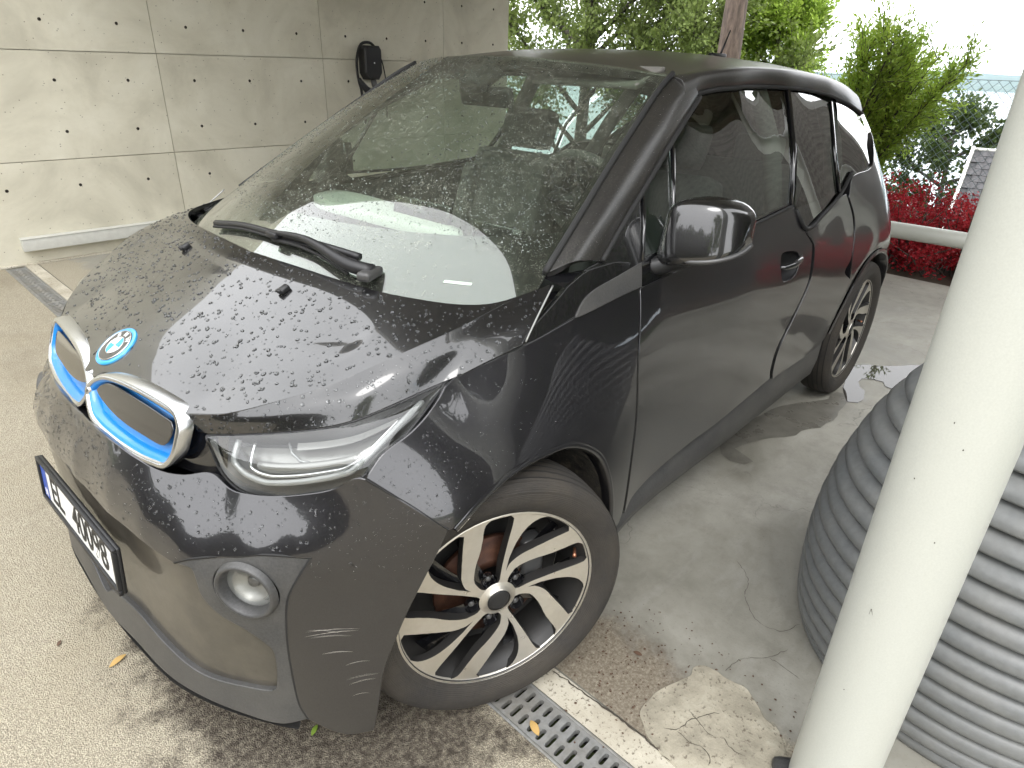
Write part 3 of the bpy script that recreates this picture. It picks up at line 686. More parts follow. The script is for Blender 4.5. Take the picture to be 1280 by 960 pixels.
# handle bowl and bar
hp = np.array([(a, c) for a, c in hand]); hc = hp.mean(0); hy = float(SIDE([hc[0]], [hc[1]])[0])
for par, s in ((dl, 1), (dr, -1)):
    q = MB(); O = F_side(outline([tuple(p) for p in hp], .01)); I = (O - O.mean(0)) * .8 + O.mean(0) + np.array([0, -.05, 0]); n = len(O)
    q.add(np.vstack([O, I, I.mean(0)[None]]), [(i, (i + 1) % n, n + (i + 1) % n, n + i) for i in range(n)] + [(n + i, n + (i + 1) % n, 2 * n) for i in range(n)])
    if s < 0: q = q.mirrored()
    q.build('handle_bowl', 'black_plastic', par)
    q = MB(); z0 = hc[1] + .008
    q.tube([(hc[0] + .075, s * (hy - .012), z0 - .004), (hc[0] + .05, s * (hy + .006), z0 - .002), (hc[0], s * (hy + .014), z0), (hc[0] - .06, s * (hy + .012), z0 + .006), (hc[0] - .095, s * (hy + .002), z0 + .010)], [.009, .011, .0125, .0125, .009], 8)
    q.build('door_handle', 'grey_paint', par)
def arc(cx, r, a0, a1, n): return [(cx + r * math.cos(math.radians(a)), .345 + r * math.sin(math.radians(a))) for a in np.linspace(a0, a1, n)]
rdoor = [(-1.6941, 0.9622, 1), (-1.8588, 0.9889), (-2.1045, 1.0316), (-2.1875, 1.0415, 1), (-2.2287, 0.9375), (-2.2150, 0.7780), (-2.1585, 0.7250), *arc(-2.57, .418, 47, 9, 7)[:-1], (-2.157,.41,1), (-2.0644, 0.3788), (-1.6212, 0.3796, 1), (-1.5988, 0.4272), (-1.5970, 0.5165), (-1.6716, 0.6231), (-1.7570, 0.7530), (-1.7706, 0.8457), (-1.7609, 0.9083)]
mb = MB(); cut_panel(mb, rdoor, F_side, (0, 1, 0), step=.03, depth=.02, rad=.003); both(mb, 'rear_door', 'grey_paint')
qtr = [(-2.2214, 1.0285, 1), (-2.2969, 1.0978), (-2.62,1.115), (-2.78,1.20), (-2.93,1.245,1), (-3.03,1.18), (-3.10,1.05), (-3.14,.9), (-3.16,.72), (-3.15,.5), (-3.12,.34,1), (-3.02,.30,1)] + arc(-2.57, .415, 175, 44, 10) + [(-2.2360, 0.7745), (-2.2591, 0.9336)]
mb = MB(); cut_panel(mb, qtr, F_side, (0, 1, 0), step=.03, depth=.03, rad=.003); both(mb, 'rear_wing', 'grey_paint')
# arch lip on the rear wheel opening
mb = MB(); L = np.array(arc(-2.57, .412, 178, 12, 40)); A = F_side(L); B_ = F_side(np.array(arc(-2.57, .39, 178, 12, 40))); 
G = np.stack([A + [0, .004, 0], (A + B_) / 2 + [0, .010, 0], B_ + [0, .006, 0], B_ + [0, -.05, 0]]); add_grid(mb, G, (0, 1, 0)); both(mb, 'arch_lip', 'grey_paint')
# arch lip of the front wheel opening
mb = MB(); LA = catmull([(p[0], p[1]) for p in ARCH_F] + [(0.1914, 0.6710)], n=50); cen = np.array([0.0, .345]); LB = cen + (LA - cen) * .955
A = F_side(LA); B_ = F_side(LB); G = np.stack([A + [0, .001, 0], (A * .55 + B_ * .45) + [0, .004, 0], B_ + [0, -.004, 0], B_ + [0, -.05, 0]]); add_grid(mb, G, (0, 1, 0)); both(mb, 'arch_lip', 'grey_paint')
# sill: painted upper strip and black lower skirt
mb = MB(); xs = np.linspace(-.50, -2.15, 50)
zt = np.interp(-xs, [.50, .62, 1.59, 2.02, 2.15], [.270, .285, .385, .40, .40])
def srow(z, dy): return np.stack([xs, SIDE(xs, z) + dy, z + 0 * xs], 1)
G = np.stack([srow(zt + .012, -.02), srow(zt - .006, -.004), srow(zt * .4 + .27 * .6 - .018, .006), srow(.225 + 0 * xs, .002), srow(.19 + 0 * xs, -.025), srow(.17 + 0 * xs, -.12)])
add_grid(mb, G, (0, 1, -.1)); both(mb, 'sill_skirt', 'dark_plastic')
# ---- black cowl corner between bonnet, wing and A pillar, and the mirror triangle trim
mb = MB(); cowl = [(-.28,1.043,1), (-.10,.962,1), (-0.1071, 0.9530), (-0.2688, 0.9778), (-0.4120, 0.9847), (-0.5517, 0.9923, 1), (-0.5779, 1.0411, 1), (-0.4925, 1.0587), (-.42,1.062), (-.35,1.06)]
cut_panel(mb, cowl, F_side, (0, 1, 0), step=.025, depth=.02, rad=.002); both(mb, 'cowl_corner', 'black_paint')
_a = [(-.260,.712,1.054),(-.34,.740,1.056),(-.43,.766,1.058),(-.50,.783,1.052)]; _b = [F_side(np.array([p]))[0] + np.array([0, -.002, .0]) for p in ((-.275,1.036),(-.35,1.052),(-.42,1.055),(-.50,1.048))]
mb = MB(); add_grid(mb, loft([_a, _b], 12, 4), (0, .5, .8)); add_grid(mb, loft([[(-.262,.725,1.02),(-.10,.775,.93)], [(-.30,.75,1.02),(-.14,.79,.93)]], 6, 3), (.3, .8, .3)); both(mb, 'cowl_filler', 'black_gloss')
mb = MB(); tri = [(-0.2715, 0.9773, 1), (-0.3125, 1.0042), (-0.3606, 1.0177), (-0.4647, 1.0291), (-0.5727, 1.0458, 1), (-0.5517, 0.9923, 1), (-0.4113, 0.9830)]
cut_panel(mb, tri, lambda uv: F_side(uv) + np.array([0, .005, 0]), (0, 1, 0), step=.025, depth=.006, rad=.002); both(mb, 'mirror_trim', 'dark_plastic')
mb = MB(); bt = [(-0.5727, 1.0458, 1), (-0.7520, 1.0605), (-.80,1.040), (-1.1575, 1.0553), (-1.5808, 1.0767, 1), (-1.5766, 1.0637), (-1.1524, 1.0416), (-.80,1.003), (-0.7313, 0.9940), (-0.5523, 0.9843, 1)]
cut_panel(mb, bt, lambda uv: F_side(uv) + np.array([0, -.006, 0]), (0, 1, 0), step=.02, depth=.02, rad=.002); both(mb, 'belt_strip', 'black_gloss')

# ---- windscreen, A pillars, roof
WS_BOT = [(.078,0,1.040),(.055,.22,1.042),(-.004,.40,1.046),(-.080,.53,1.051),(-.165,.635,1.055),(-.218,.685,1.058),(-.266,.722,1.060)]
WS_TOP = [(-.845,0,1.522),(-.852,.12,1.521),(-.872,.28,1.514),(-.905,.40,1.505),(-.945,.50,1.495),(-.968,.54,1.490),(-.992,.577,1.484)]
def full_row(h): 
    a = catmull(h, n=25); b = a[1:][::-1].copy(); b[:, 1] *= -1; return np.vstack([b, a])
def ws_mid(t, crown):
    a, b = full_row(WS_BOT), full_row(WS_TOP); r = a * (1 - t) + b * t
    k = 1 - (r[:, 1] / .72) ** 2; return r + np.array([.5, 0, .86]) * (crown * (0.35 + .65 * np.clip(k, 0, 1)))[:, None]
def ws_grid(off=0.0, m=21):
    G = np.stack([ws_mid(t, .030 * math.sin(math.pi * t)) for t in np.linspace(-.12, 1, m)])
    N = grid_normals(G, (.5, 0, .86)); return G + N * off
mb = MB(); add_grid(mb, ws_grid(), (.5, 0, .86)); wscreen = mb.build('windscreen', 'windscreen_glass', car)
# black printed band behind the glass: bottom, sides, top
g = ws_grid(-.004, 41); mb = MB(); nn = g.shape[1]
bw_ = np.interp(np.abs(np.linspace(-1, 1, nn)), [0, .35, .7, .93, 1], [9.4, 9.6, 9.6, 10.4, 10.6])
G = np.stack([[g[int(math.floor(bw_[j] * k / 6)), j] * (1 - (bw_[j] * k / 6) % 1) + g[int(math.floor(bw_[j] * k / 6)) + 1, j] * ((bw_[j] * k / 6) % 1) for j in range(nn)] for k in range(7)])
add_grid(mb, G, (.5, 0, .86)); add_grid(mb, g[38:], (.5, 0, .86)); add_grid(mb, g[:, :2], (.5, 0, .86)); add_grid(mb, g[:, -2:], (.5, 0, .86))
mb.build('frit_band', 'black_gloss', wscreen)
# sensor pod and inside mirror
# A pillar
PIL_IN = [(-.266,.722,1.060),(-.42,.690,1.155),(-.60,.652,1.266),(-.78,.615,1.371),(-.90,.592,1.441),(-.992,.577,1.484)]
PIL_OUT = [(-0.4339, 0.7604, 1.0702), (-0.5303, 0.7424, 1.1338), (-0.6476, 0.7187, 1.2011), (-0.7632, 0.6936, 1.2640), (-0.8776, 0.6680, 1.3260), (-1.1087, 0.6089, 1.4265)]
pin, pout = catmull(PIL_IN, n=30), catmull(PIL_OUT, n=30)
_w = np.clip((np.linspace(0, 1, 30) - .55) / .45, 0, 1)[:, None]; _w = _w * _w * (3 - 2 * _w)
pmid = (pin * .55 + pout * .45) + np.array([.012, .010, .022]) * (1 - _w) + ((pin * .66 + pout * .34) - (pin * .55 + pout * .45) + np.array([0, .022, .012])) * _w
pm2 = (pin * .2 + pout * .8) + np.array([.004, .010, .012]) * (1 - _w) + ((pin * .3 + pout * .7) - (pin * .2 + pout * .8) + np.array([0, .018, .002])) * _w
mb = MB(); add_grid(mb, loft([pin + np.array([0, 0, .006]) * (1 - _w), pmid, pm2, pout], 30, 10), (.2, .7, .5), flange=.02, rad=.002, sides='tbl'); both(mb, 'a_pillar', 'dusty_black')
mb = MB(); mb.tube(pout + np.array([0, .002, .0]), .008, 8); both(mb, 'door_seal', 'rubber')
mb = MB(); mb.tube(catmull(PIL_IN, n=24) + np.array([.004, -.001, .006]), .0085, 6); both(mb, 'screen_trim', 'rubber')
# roof
roof_half = [(-.843, 0.0), (-.851,.12), (-.871,.28), (-.905,.40), (-.945,.50), (-.99,.575,1), (-1.15,.568), (-1.5,.56), (-1.9,.553), (-2.3,.54), (-2.6,.515), (-2.85,.49), (-2.97,.44,1), (-2.99,.2), (-2.995, 0.0)]
mb = MB(); cut_panel(mb, mirror_pts(roof_half, 1), F_roof, (0, 0, 1), step=.05, depth=.02, rad=.004)
roof = mb.build('roof', 'dusty_roof', car)
# roof rail (black band between roof edge and windows)
xs = np.linspace(-.985, -2.92, 46)
ye = np.interp(-xs, [.99, 1.15, 1.5, 1.9, 2.3, 2.6, 2.92], [.575, .568, .56, .553, .54, .515, .47])
top = np.stack([xs, ye, ROOF(xs, ye)], 1)
wt = np.interp(-xs, [.99, 1.1, 1.25, 1.45, 1.7, 2.0, 2.3, 2.6, 2.92], [1.415, 1.440, 1.452, 1.458, 1.456, 1.445, 1.422, 1.385, 1.33])
bot = np.stack([xs - .0, GREEN(xs, wt) + .004, wt], 1)
q1 = top * .66 + bot * .34 + np.array([0, .022, .012]); q2 = top * .3 + bot * .7 + np.array([0, .018, .002])
mb = MB(); add_grid(mb, loft([top, q1, q2, bot], 46, 9), (0, .8, .5), flange=.015, rad=.002, sides='bl'); both(mb, 'roof_rail', 'dusty_black')
mb = MB(); mb.tube(bot + np.array([0, .002, -.004]), .007, 8); both(mb, 'window_seal', 'rubber')
# aerial
mb = MB(); mb.box((-2.40, 0, 1.556), (.14, .038, .034), .012); ae = mb.build('aerial', 'black_plastic', car)
mb = MB(); mb.tube([(-2.43, 0, 1.565), (-2.50, 0, 1.675)], [.005, .003], 8); mb.build('aerial_rod', 'black_plastic', ae)

# ---- side glass
def window(outl, nm, mt, off=-.004, step=.05):
    mb = MB(); cut_panel(mb, outl, lambda uv: F_green(uv, off), (0, 1, 0), step=step, flange=False); return both(mb, nm, mt)
wtop = lambda x: float(np.interp(-x, [.99, 1.1, 1.25, 1.45, 1.7, 2.0, 2.3, 2.6, 2.92], [1.415, 1.440, 1.452, 1.458, 1.456, 1.445, 1.422, 1.385, 1.33]))
QG = [(-0.5853, 1.0507, 1), (-0.7350, 1.0675, 1), (-0.8525, 1.3109, 1), (-0.7106, 1.2167)]
window(QG, 'quarter_window', 'window_glass')
FW = [(-0.7522, 1.0669, 1), (-1.1470, 1.0552), (-1.5917, 1.0721, 1), (-1.7802, 1.4375, 1)] + [(x, wtop(x)) for x in (-1.45, -1.3, -1.15)] + [(-1.0867, 1.4052), (-0.9461, 1.3480), (-0.8723, 1.3099, 1)]
window(FW, 'front_window', 'window_glass')
RW = [(-1.6257, 1.0492, 1), (-1.6711, 0.9827), (-1.8602, 1.0032), (-2.1291, 1.0550, 1), (-2.1332, 1.2084), (-2.2561, 1.3909, 1), (-2.0686, 1.4205), (-1.8162, 1.4373, 1), (-1.6917, 1.2380)]
window(RW, 'rear_window', 'privacy_glass')
RQ = [(-2.1725, 1.0503, 1), (-2.2090, 1.0592), (-2.62,1.13), (-2.80,1.20), (-3.0,1.248,1), (-2.99,1.325,1), (-2.6,1.38), (-2.42,1.405,1), (-2.1940, 1.2044)]
window(RQ, 'rear_quarter_window', 'privacy_glass')
# pillars between panes
def bar(pts, r, nm, mt): mb = MB(); mb.tube([F_green(np.array([p[:2]]), .0)[0] for p in pts], r, 6); both(mb, nm, mt)
bar([(-1.5894, 1.0669), (-1.6993, 1.2376), (-1.7940, 1.4374)], .012, 'b_pillar', 'black_gloss')
bar([(-2.1510, 1.0526), (-2.1637, 1.2064), (-2.2784, 1.3905)], .009, 'window_divider', 'black_gloss')
bar([(-0.7420, 1.0644), (-0.8581, 1.3065)], .008, 'window_divider', 'black_gloss')
bar([(-0.5780, 1.0498), (-0.6227, 1.1229), (-0.6556, 1.1965)], .006, 'window_divider', 'black_gloss')
mb = MB(); mt_ = [(-.33,1.040,1), (-.62,1.040,1), (-0.5780, 1.0498), (-0.6536, 1.1928, 1), (-0.5286, 1.1303), (-0.4339, 1.0702), (-.37,1.058)]
cut_panel(mb, mt_, lambda uv: F_green(uv, -.002), (0, 1, 0), step=.03, depth=.01); both(mb, 'mirror_triangle', 'black_paint')
bl = catmull([F_green(np.array([p]), .004)[0] for p in ((-0.7502, 1.0631), (-1.1449, 1.0507), (-1.5894, 1.0669))], n=14)
mb = MB(); mb.tube(bl, .006, 6); both(mb, 'window_seal', 'rubber')
bl = catmull([F_green(np.array([p]), .004)[0] for p in ((-1.6115, 1.0508), (-1.6684, 0.9775), (-1.8570, 0.9978), (-2.1582, 1.0456), (-2.3297, 1.1158))], n=22)
mb = MB(); mb.tube(bl, .008, 6); both(mb, 'window_seal', 'rubber')
# ---- tail: glass hatch, rear bumper
rows = []
for z, x, w in ((1.445,-2.96,.46),(1.36,-3.04,.51),(1.24,-3.10,.555),(1.10,-3.15,.61),(.95,-3.19,.66),(.80,-3.22,.66)):
    rows.append([(x + .30 * abs(t) ** 3 * .35, w * t, z - .02 * t * t) for t in np.linspace(-1, 1, 21)])
mb = MB(); add_grid(mb, loft(rows, 33, 20), (-1, 0, 0)); mb.build('tailgate', 'black_gloss', car)
rows = []
for z, x, w in ((.82,-3.19,.70),(.70,-3.25,.72),(.55,-3.27,.74),(.40,-3.24,.73),(.28,-3.17,.70),(.24,-3.0,.66)):
    rows.append([(x + .22 * abs(t) ** 4, w * t * (1.0), z) for t in np.linspace(-1, 1, 21)])
mb = MB(); add_grid(mb, loft(rows, 33, 20), (-1, 0, 0)); mb.build('rear_bumper', 'grey_paint', car)
_A = [F_green(np.array([p]), -.004)[0] for p in ((-2.99,1.235),(-2.985,1.33),(-2.92,1.395))]
mb = MB(); add_grid(mb, loft([_A, [(-3.02,.555,1.235),(-2.96,.515,1.355),(-2.88,.46,1.44)]], 10, 4), (-.4, .8, .2)); both(mb, 'rear_pillar', 'black_gloss')
# spoiler lip over the rear glass
rows = [[(-2.94, w * .46, 1.462 - .03 * w * w) for w in np.linspace(-1, 1, 17)], [(-3.06 + .06 * w * w, w * .47, 1.425 - .03 * w * w) for w in np.linspace(-1, 1, 17)], [(-3.05 + .06 * w * w, w * .47, 1.405 - .03 * w * w) for w in np.linspace(-1, 1, 17)], [(-2.96, w * .46, 1.40 - .03 * w * w) for w in np.linspace(-1, 1, 17)]]
mb = MB(); add_grid(mb, np.array(rows), (-.5, 0, .7)); mb.build('spoiler', 'black_paint', car)

# ---- door mirrors
def mirror(sign):
    # head: rounded box shell, wider at the outer end
    M0 = np.array([-.60, .905, 1.135])
    sec = []
    ys = [0.7806, 0.7892, 0.8255, 0.8790, 0.9272, 0.9593, 0.9775, 0.9828]
    hz = [0.0535, 0.0792, 0.0877, 0.0856, 0.0792, 0.0663, 0.0471, 0.0321]; zc = [1.1015, 1.1057, 1.1143, 1.1207, 1.1250, 1.1250, 1.1250, 1.1250]
    xf = [-0.6787, -0.6541, -0.6477, -0.6541, -0.6755, -0.7033, -0.7322, -0.7482]; xb = [-0.7482, -0.7825, -0.8017, -0.8124, -0.8189, -0.8189, -0.8124, -0.8017]
    for i, y in enumerate(ys):
        ring = []
        for a in np.linspace(0, 2 * math.pi, 28, endpoint=False):
            c, s_ = math.cos(a), math.sin(a); ex = .36
            cx = (abs(c) ** ex) * (1 if c >= 0 else -1); sx = (abs(s_) ** ex) * (1 if s_ >= 0 else -1)
            x = (xf[i] + xb[i]) / 2 + cx * (xf[i] - xb[i]) / 2
            ring.append((x - .02 * (sx if c > 0 else 0), y, zc[i] + sx * hz[i]))
        sec.append(ring)
    sec = np.array(sec); q = MB(); n = 28
    fs = [(i * n + k, (i + 1) * n + k, (i + 1) * n + (k + 1) % n, i * n + (k + 1) % n) for i in range(len(ys) - 1) for k in range(n)]
    fs += [tuple(range(n)), tuple((len(ys) - 1) * n + k for k in range(n))[::-1]]
    q.add(sec.reshape(-1, 3), fs)
    if sign < 0: q = q.mirrored()
    hd = q.build('door_mirror', 'black_paint', car)
    sm = hd.modifiers.new('subdivision', 'SUBSURF'); sm.levels = 1; sm.render_levels = 1
    def put(q, nm, mt):
        if sign < 0: q = q.mirrored()
        return q.build(nm, mt, hd)
    q = MB(); q.tube(catmull([(-0.5984, 0.7239, 1.0126), (-0.6359, 0.7720, 1.0180), (-0.6947, 0.8202, 1.0340), (-0.7322, 0.8630, 1.0554)], n=10), [.022, .024, .025, .026, .027, .028, .028, .028, .028, .026], 12); put(q, 'mirror_arm', 'black_plastic')
    q = MB(); q.tube(catmull([(-0.6584, 0.7999, 1.0587), (-0.6498, 0.8469, 1.0522), (-0.6584, 0.9058, 1.0554), (-0.6894, 0.9539, 1.0651), (-0.7322, 0.9860, 1.0822), (-0.7696, 0.9925, 1.0982)], n=20), .0065, 8); put(q, 'indicator_strip', 'lamp_dark')
    q = MB(); G = np.stack([sec[1:6, k] for k in range(0, n)]); 
    q.add([(-0.8210, y, z) for y, z in ((0.809, 1.055), (0.965, 1.063), (0.970, 1.168), (0.809, 1.179))], [(0, 1, 2, 3)]); put(q, 'mirror_glass', 'chrome')
mirror(1); mirror(-1)


# ---- wheels
mat('rim_dark', (.022, .021, .02), .4)
def smooth_edge(tab, rs): return np.interp(rs, [a for a, _ in tab], [b for _, b in tab])
A_LO = [(.044,27),(.055,30.5),(.075,33),(.10,36),(.115,40.5),(.13,45.5),(.15,53),(.175,59.5),(.20,64),(.22,67),(.236,69),(.246,66),(.252,60)]
A_HI = [(.044,54),(.050,46),(.060,42),(.09,46.5),(.112,55.5),(.132,62.5),(.152,68.5),(.17,72.5),(.20,76),(.226,78),(.238,79.5),(.246,83),(.252,90)]
B_LO = [(.044,84),(.050,92),(.058,95.5),(.115,97.2),(.17,98),(.215,98.8),(.238,98.5),(.246,96),(.252,90)]
B_HI = [(.044,112),(.050,108),(.058,104.5),(.115,102.3),(.15,103.5),(.165,104.2),(.19,106.2),(.208,108.2),(.225,111),(.238,114.5),(.246,119),(.252,127)]
RS = np.array([.044,.047,.050,.054,.058,.066,.076,.088,.10,.108,.116,.124,.132,.142,.152,.163,.175,.188,.20,.21,.22,.228,.236,.241,.246,.252])
def face_y(r): return .012 * np.clip((.252 - r) / .2, 0, 1) * -1 + .004 * np.exp(-((r - .05) / .03) ** 2)
def spoke(mb, lo, hi, a0, face=0, side=1):
    wd = 1.7 if lo is A_LO else 1.0
    l = np.radians(smooth_edge(lo, RS) + a0 - wd * .6); h = np.radians(smooth_edge(hi, RS) + a0 + wd); n = len(RS); y = face_y(RS)
    def P(a, d=0.0, ins=0.0): return np.stack([RS * np.cos(a), y - d, RS * np.sin(a)], 1)
    cols = [l, l * .5 + h * .5, h]
    V = np.vstack([P(c) for c in cols]); fs = [(c * n + i, c * n + i + 1, (c + 1) * n + i + 1, (c + 1) * n + i) for c in range(2) for i in range(n - 1)]
    mb.add(V, fs, None, face)
    for a, sg in ((l, 1), (h, -1)):
        dd = np.interp(RS, [.04, .1, .25], [.020, .026, .018]); ins = np.radians(1.2) * .1 / RS * sg * -1
        V = np.vstack([P(a), P(a + ins * .3, .002), np.stack([RS * np.cos(a + ins), y - dd, RS * np.sin(a + ins)], 1)])
        f2 = [(r * n + i, r * n + i + 1, (r + 1) * n + i + 1, (r + 1) * n + i) for r in range(2) for i in range(n - 1)]
        mb.add(V, f2 if sg > 0 else [f[::-1] for f in f2], None, side)
def make_wheel(name, loc, rz, phi0, left=True):
    """axis along local +Y (outside); phi measured from the front upwards"""
    w = empty(name, loc, rz, car)
    def put(mb, nm, mt, par=None, smooth=True):
        if not left:
            mb = mb.mirrored()
        return mb.build(nm, mt, par or w, smooth)
    # tyre: section revolved about Y; h outward
    sec = [(.247,-.100),(.253,-.108),(.275,-.124),(.305,-.133),(.328,-.127),(.340,-.112),(.3445,-.085),(.3455,-.055),(.3445,-.025),(.340,.000),(.336,.008),(.328,.016),(.318,.0205),(.305,.0225),(.290,.0215),(.275,.016),(.263,.009),(.256,.005),(.252,.0005),(.247,-.004)]
    t = MB(); t.lathe(catmull(sec, n=52), 72, 'Y'); ty = put(t, 'tyre', 'tyre_rubber')
    # tread grooves
    g = MB()
    for h in (-.095, -.072, -.048, -.025, -.004):
        r0 = float(np.interp(h, [-.112, -.085, -.055, -.025, 0], [.340, .3445, .3455, .3445, .340])); g.lathe([(r0 + .0004, h - .003), (r0 + .0006, h + .003)], 72, 'Y')
    put(g, 'tread_groove', 'liner', ty)['kind'] = 'stuff'
    g = MB()
    for k in range(60):
        a = 2 * math.pi * k / 60
        for hh in (.002,):
            c_, s_ = math.cos(a), math.sin(a); g.add([((.3385 + dr) * math.cos(a + da), hy, (.3385 + dr) * math.sin(a + da)) for dr, hy, da in ((.0018, -.004, 0), (.0018, -.004, .016), (-.0075, .0135, .019), (-.0075, .0135, .003))], [(0, 1, 2, 3)])
    put(g, 'shoulder_sipe', 'liner', ty)['kind'] = 'stuff'
    # raised rings on the side wall
    g = MB()
    for r0, h in ((.318, .0208), (.268, .0130)): g.lathe([(r0 - .0025, h - .001 + (.0016 if r0 > .3 else -.001)), (r0, h + .0014), (r0 + .0025, h - .0005 - (.0 if r0 > .3 else -.002))], 72, 'Y')
    put(g, 'sidewall_ring', 'tyre_rubber', ty)
    # rim: outer lip + barrel
    r = MB(); r.lathe([(.2475,-.006),(.2535,.001),(.2545,.003),(.253,.0045),(.249,.004)], 72, 'Y', mi=0)
    r.lathe([(.249,.004),(.245,-.004),(.238,-.020),(.225,-.04),(.215,-.10),(.22,-.115)], 72, 'Y', mi=1)
    for k in range(5):
        spoke(r, A_LO, A_HI, phi0 + 72 * k); spoke(r, B_LO, B_HI, phi0 + 72 * k)
    # continuous machined rings
    r.lathe([(.2545,.0042),(.252,.0012),(.2455,.0002),(.2448,-.004)], 72, 'Y', mi=0); 
    r.lathe([(.030,.0005),(.032,-.0045),(.044,-.0062),(.048,-.0085)], 60, 'Y', mi=0)
    rim = put(r, 'rim', ['machined_aluminium', 'rim_dark'])
    # black inner web with the bolt pockets
    q = MB()
    for k in range(5):
        a = math.radians(phi0 + 72 * k + 70); c = (.064 * math.cos(a), -.018, .064 * math.sin(a))
        q.lathe([(.019, .010), (.0185, -.002), (.014, -.010), (.0, -.010)], 18, 'Y', c)
        # dark web leaf beside each spoke pair
        for a1, a2, d in ((40, 100, .022), (100, 118, .026)):
            rr = np.linspace(.05, .246, 8); w1 = np.interp(rr, [.05, .12, .25], [1, .55, .25])
            l = np.radians(phi0 + 72 * k + 75 + (a1 - 75) * w1 + (rr - .05) * 0); h = np.radians(phi0 + 72 * k + 75 + (a2 - 75) * w1)
            if a1 == 40: h = l + np.radians(np.interp(rr, [.05, .12, .25], [30, 10, 5]))
            else: l = np.radians(phi0 + 72 * k + 103 + 0 * rr); h = l + np.radians(np.interp(rr, [.05, .12, .25], [10, 9, 14]))
            V = np.vstack([np.stack([rr * np.cos(x), -d - .03 * (rr - .05) / .2, rr * np.sin(x)], 1) for x in (l, h)]); q.add(V, [(i, i + 1, 8 + i + 1, 8 + i) for i in range(7)])
    q.lathe([(.050, -.012), (.044, -.030), (.0, -.030)], 30, 'Y')
    put(q, 'rim_web', 'black_gloss', rim)
    for k in range(5):
        a = math.radians(phi0 + 72 * k + 70); q = MB(); q.lathe([(.0, -.014), (.006, -.0145), (.0085, -.017), (.0095, -.024)], 6, 'Y', (.064 * math.cos(a), 0, .064 * math.sin(a))); put(q, 'wheel_bolt', 'lamp_dark', rim)
    q = MB(); q.lathe([(.0, .0025), (.018, .002), (.026, .0005), (.0305, -.003), (.031, -.008)], 40, 'Y'); put(q, 'hub_cap', 'black_plastic', rim)
    q = MB(); a = math.radians(phi0 + 72 * 2 + 20); 
    vd = np.array([math.cos(a), 0, math.sin(a)]); q.tube([vd * .232 + [0, -.035, 0], vd * .222 + [0, -.018, 0], vd * .216 + [0, -.008, 0]], [.004, .004, .0055], 8); put(q, 'valve', 'copper_cap', rim)
    # brake
    q = MB(); q.lathe([(.055, -.062), (.06, -.052), (.085, -.052), (.088, -.060), (.142, -.060), (.144, -.064), (.144, -.072), (.142, -.075), (.07, -.075)], 60, 'Y'); put(q, 'brake_disc', 'rust_disc')
    q = MB(); q.box((-.125 * math.cos(.5), -.066, .125 * math.sin(.5)), (.06, .05, .11), .012); put(q, 'brake_caliper', 'lamp_dark')
    q = MB(); q.lathe([(.215, -.11), (.10, -.10), (.0, -.10)], 48, 'Y'); put(q, 'backing_plate', 'liner')
    return w
STEER = -0.402
cS, sS = math.cos(STEER), math.sin(STEER)
HUB = .808
make_wheel('front_wheel', (-sS * .060, HUB + cS * .060 , .345), STEER, 0.0)
make_wheel('front_wheel', (sS * .0 - .02, -(HUB + .055), .345), STEER, 10.0, False)
make_wheel('rear_wheel', (-2.57, .868, .345), 0, 21.0)
make_wheel('rear_wheel', (-2.57, -.868, .345), 0, 50.0, False)
# wheel housings
for cx, nm in ((0.0, 'front'), (-2.57, 'rear')):
    mb = MB(); a = np.radians(np.linspace(-12, 192, 40)); R = .405 if cx == 0 else .400
    G = np.stack([np.stack([cx + R * k * np.cos(a), np.minimum(y, np.interp(np.degrees(a), [-12, 30, 62, 80, 192], [.70, .72, .84, .87, .87] if cx == 0 else [.80, .83, .86, .87, .80])), .345 + R * k * np.sin(a)], 1) for y, k in ((.862, .985), (.80, 1.0), (.60, 1.0), (.46, .98))])
    add_grid(mb, G, (0, 0, -1)); mb.add([(cx + .40 * math.cos(t), .47, .345 + .40 * math.sin(t)) for t in np.linspace(-.3, math.pi + .3, 20)], [tuple(range(20))])
    both(mb, 'wheel_housing', 'muddy_liner')
# splash guard behind the front tyre (muddy)
# ---- under body and inner shell that closes the gaps
mb = MB(); mb.box((-1.3, 0, .22), (3.2, 1.28, .08), .02); mb.box((-1.29, 0, .30), (1.62, 1.60, .12), .02); mb.box((.28, 0, .30), (.36, 1.0, .25), .03); mb.build('underbody', 'liner', car)

# ---- interior
def rbox(nm, c, size, bev, mt, par, rot=None):
    q = MB(); q.box(c, size, bev, rot); return q.build(nm, mt, par)
# dashboard: dark deck under the glass, light upper plank on the passenger side
rows = []
for x, z in ((.02, 1.005), (-.15, 1.005), (-.32, .995), (-.42, .97), (-.47, .90), (-.46, .78)):
    rows.append([(x - .10 * t * t, .70 * t, z - .012 * t * t) for t in np.linspace(-1, 1, 21)])
mb = MB(); add_grid(mb, loft(rows, 31, 24), (-.3, 0, 1)); dash = mb.build('dashboard', 'dash_dark', car)
pk = [(-0.4933, -0.6040, 1.0300), (-0.6142, -0.6401, 1.0300), (-0.6347, -0.4113, 1.0300), (-0.5774, -0.0718, 1.0300), (-0.5242, 0.1604, 1.0300), (-0.4840, 0.2094, 1.0300), (-0.4595, 0.1751, 1.0300), (-0.4457, -0.0374, 1.0300), (-0.4380, -0.2870, 1.0300), (-0.4443, -0.5018, 1.0300)]
q = MB(); pc = np.array(pk); P3 = catmull(pc, n=60, closed=True); n = len(P3)
LO = P3 + np.array([0, 0, -.03]); C_ = P3.mean(0)
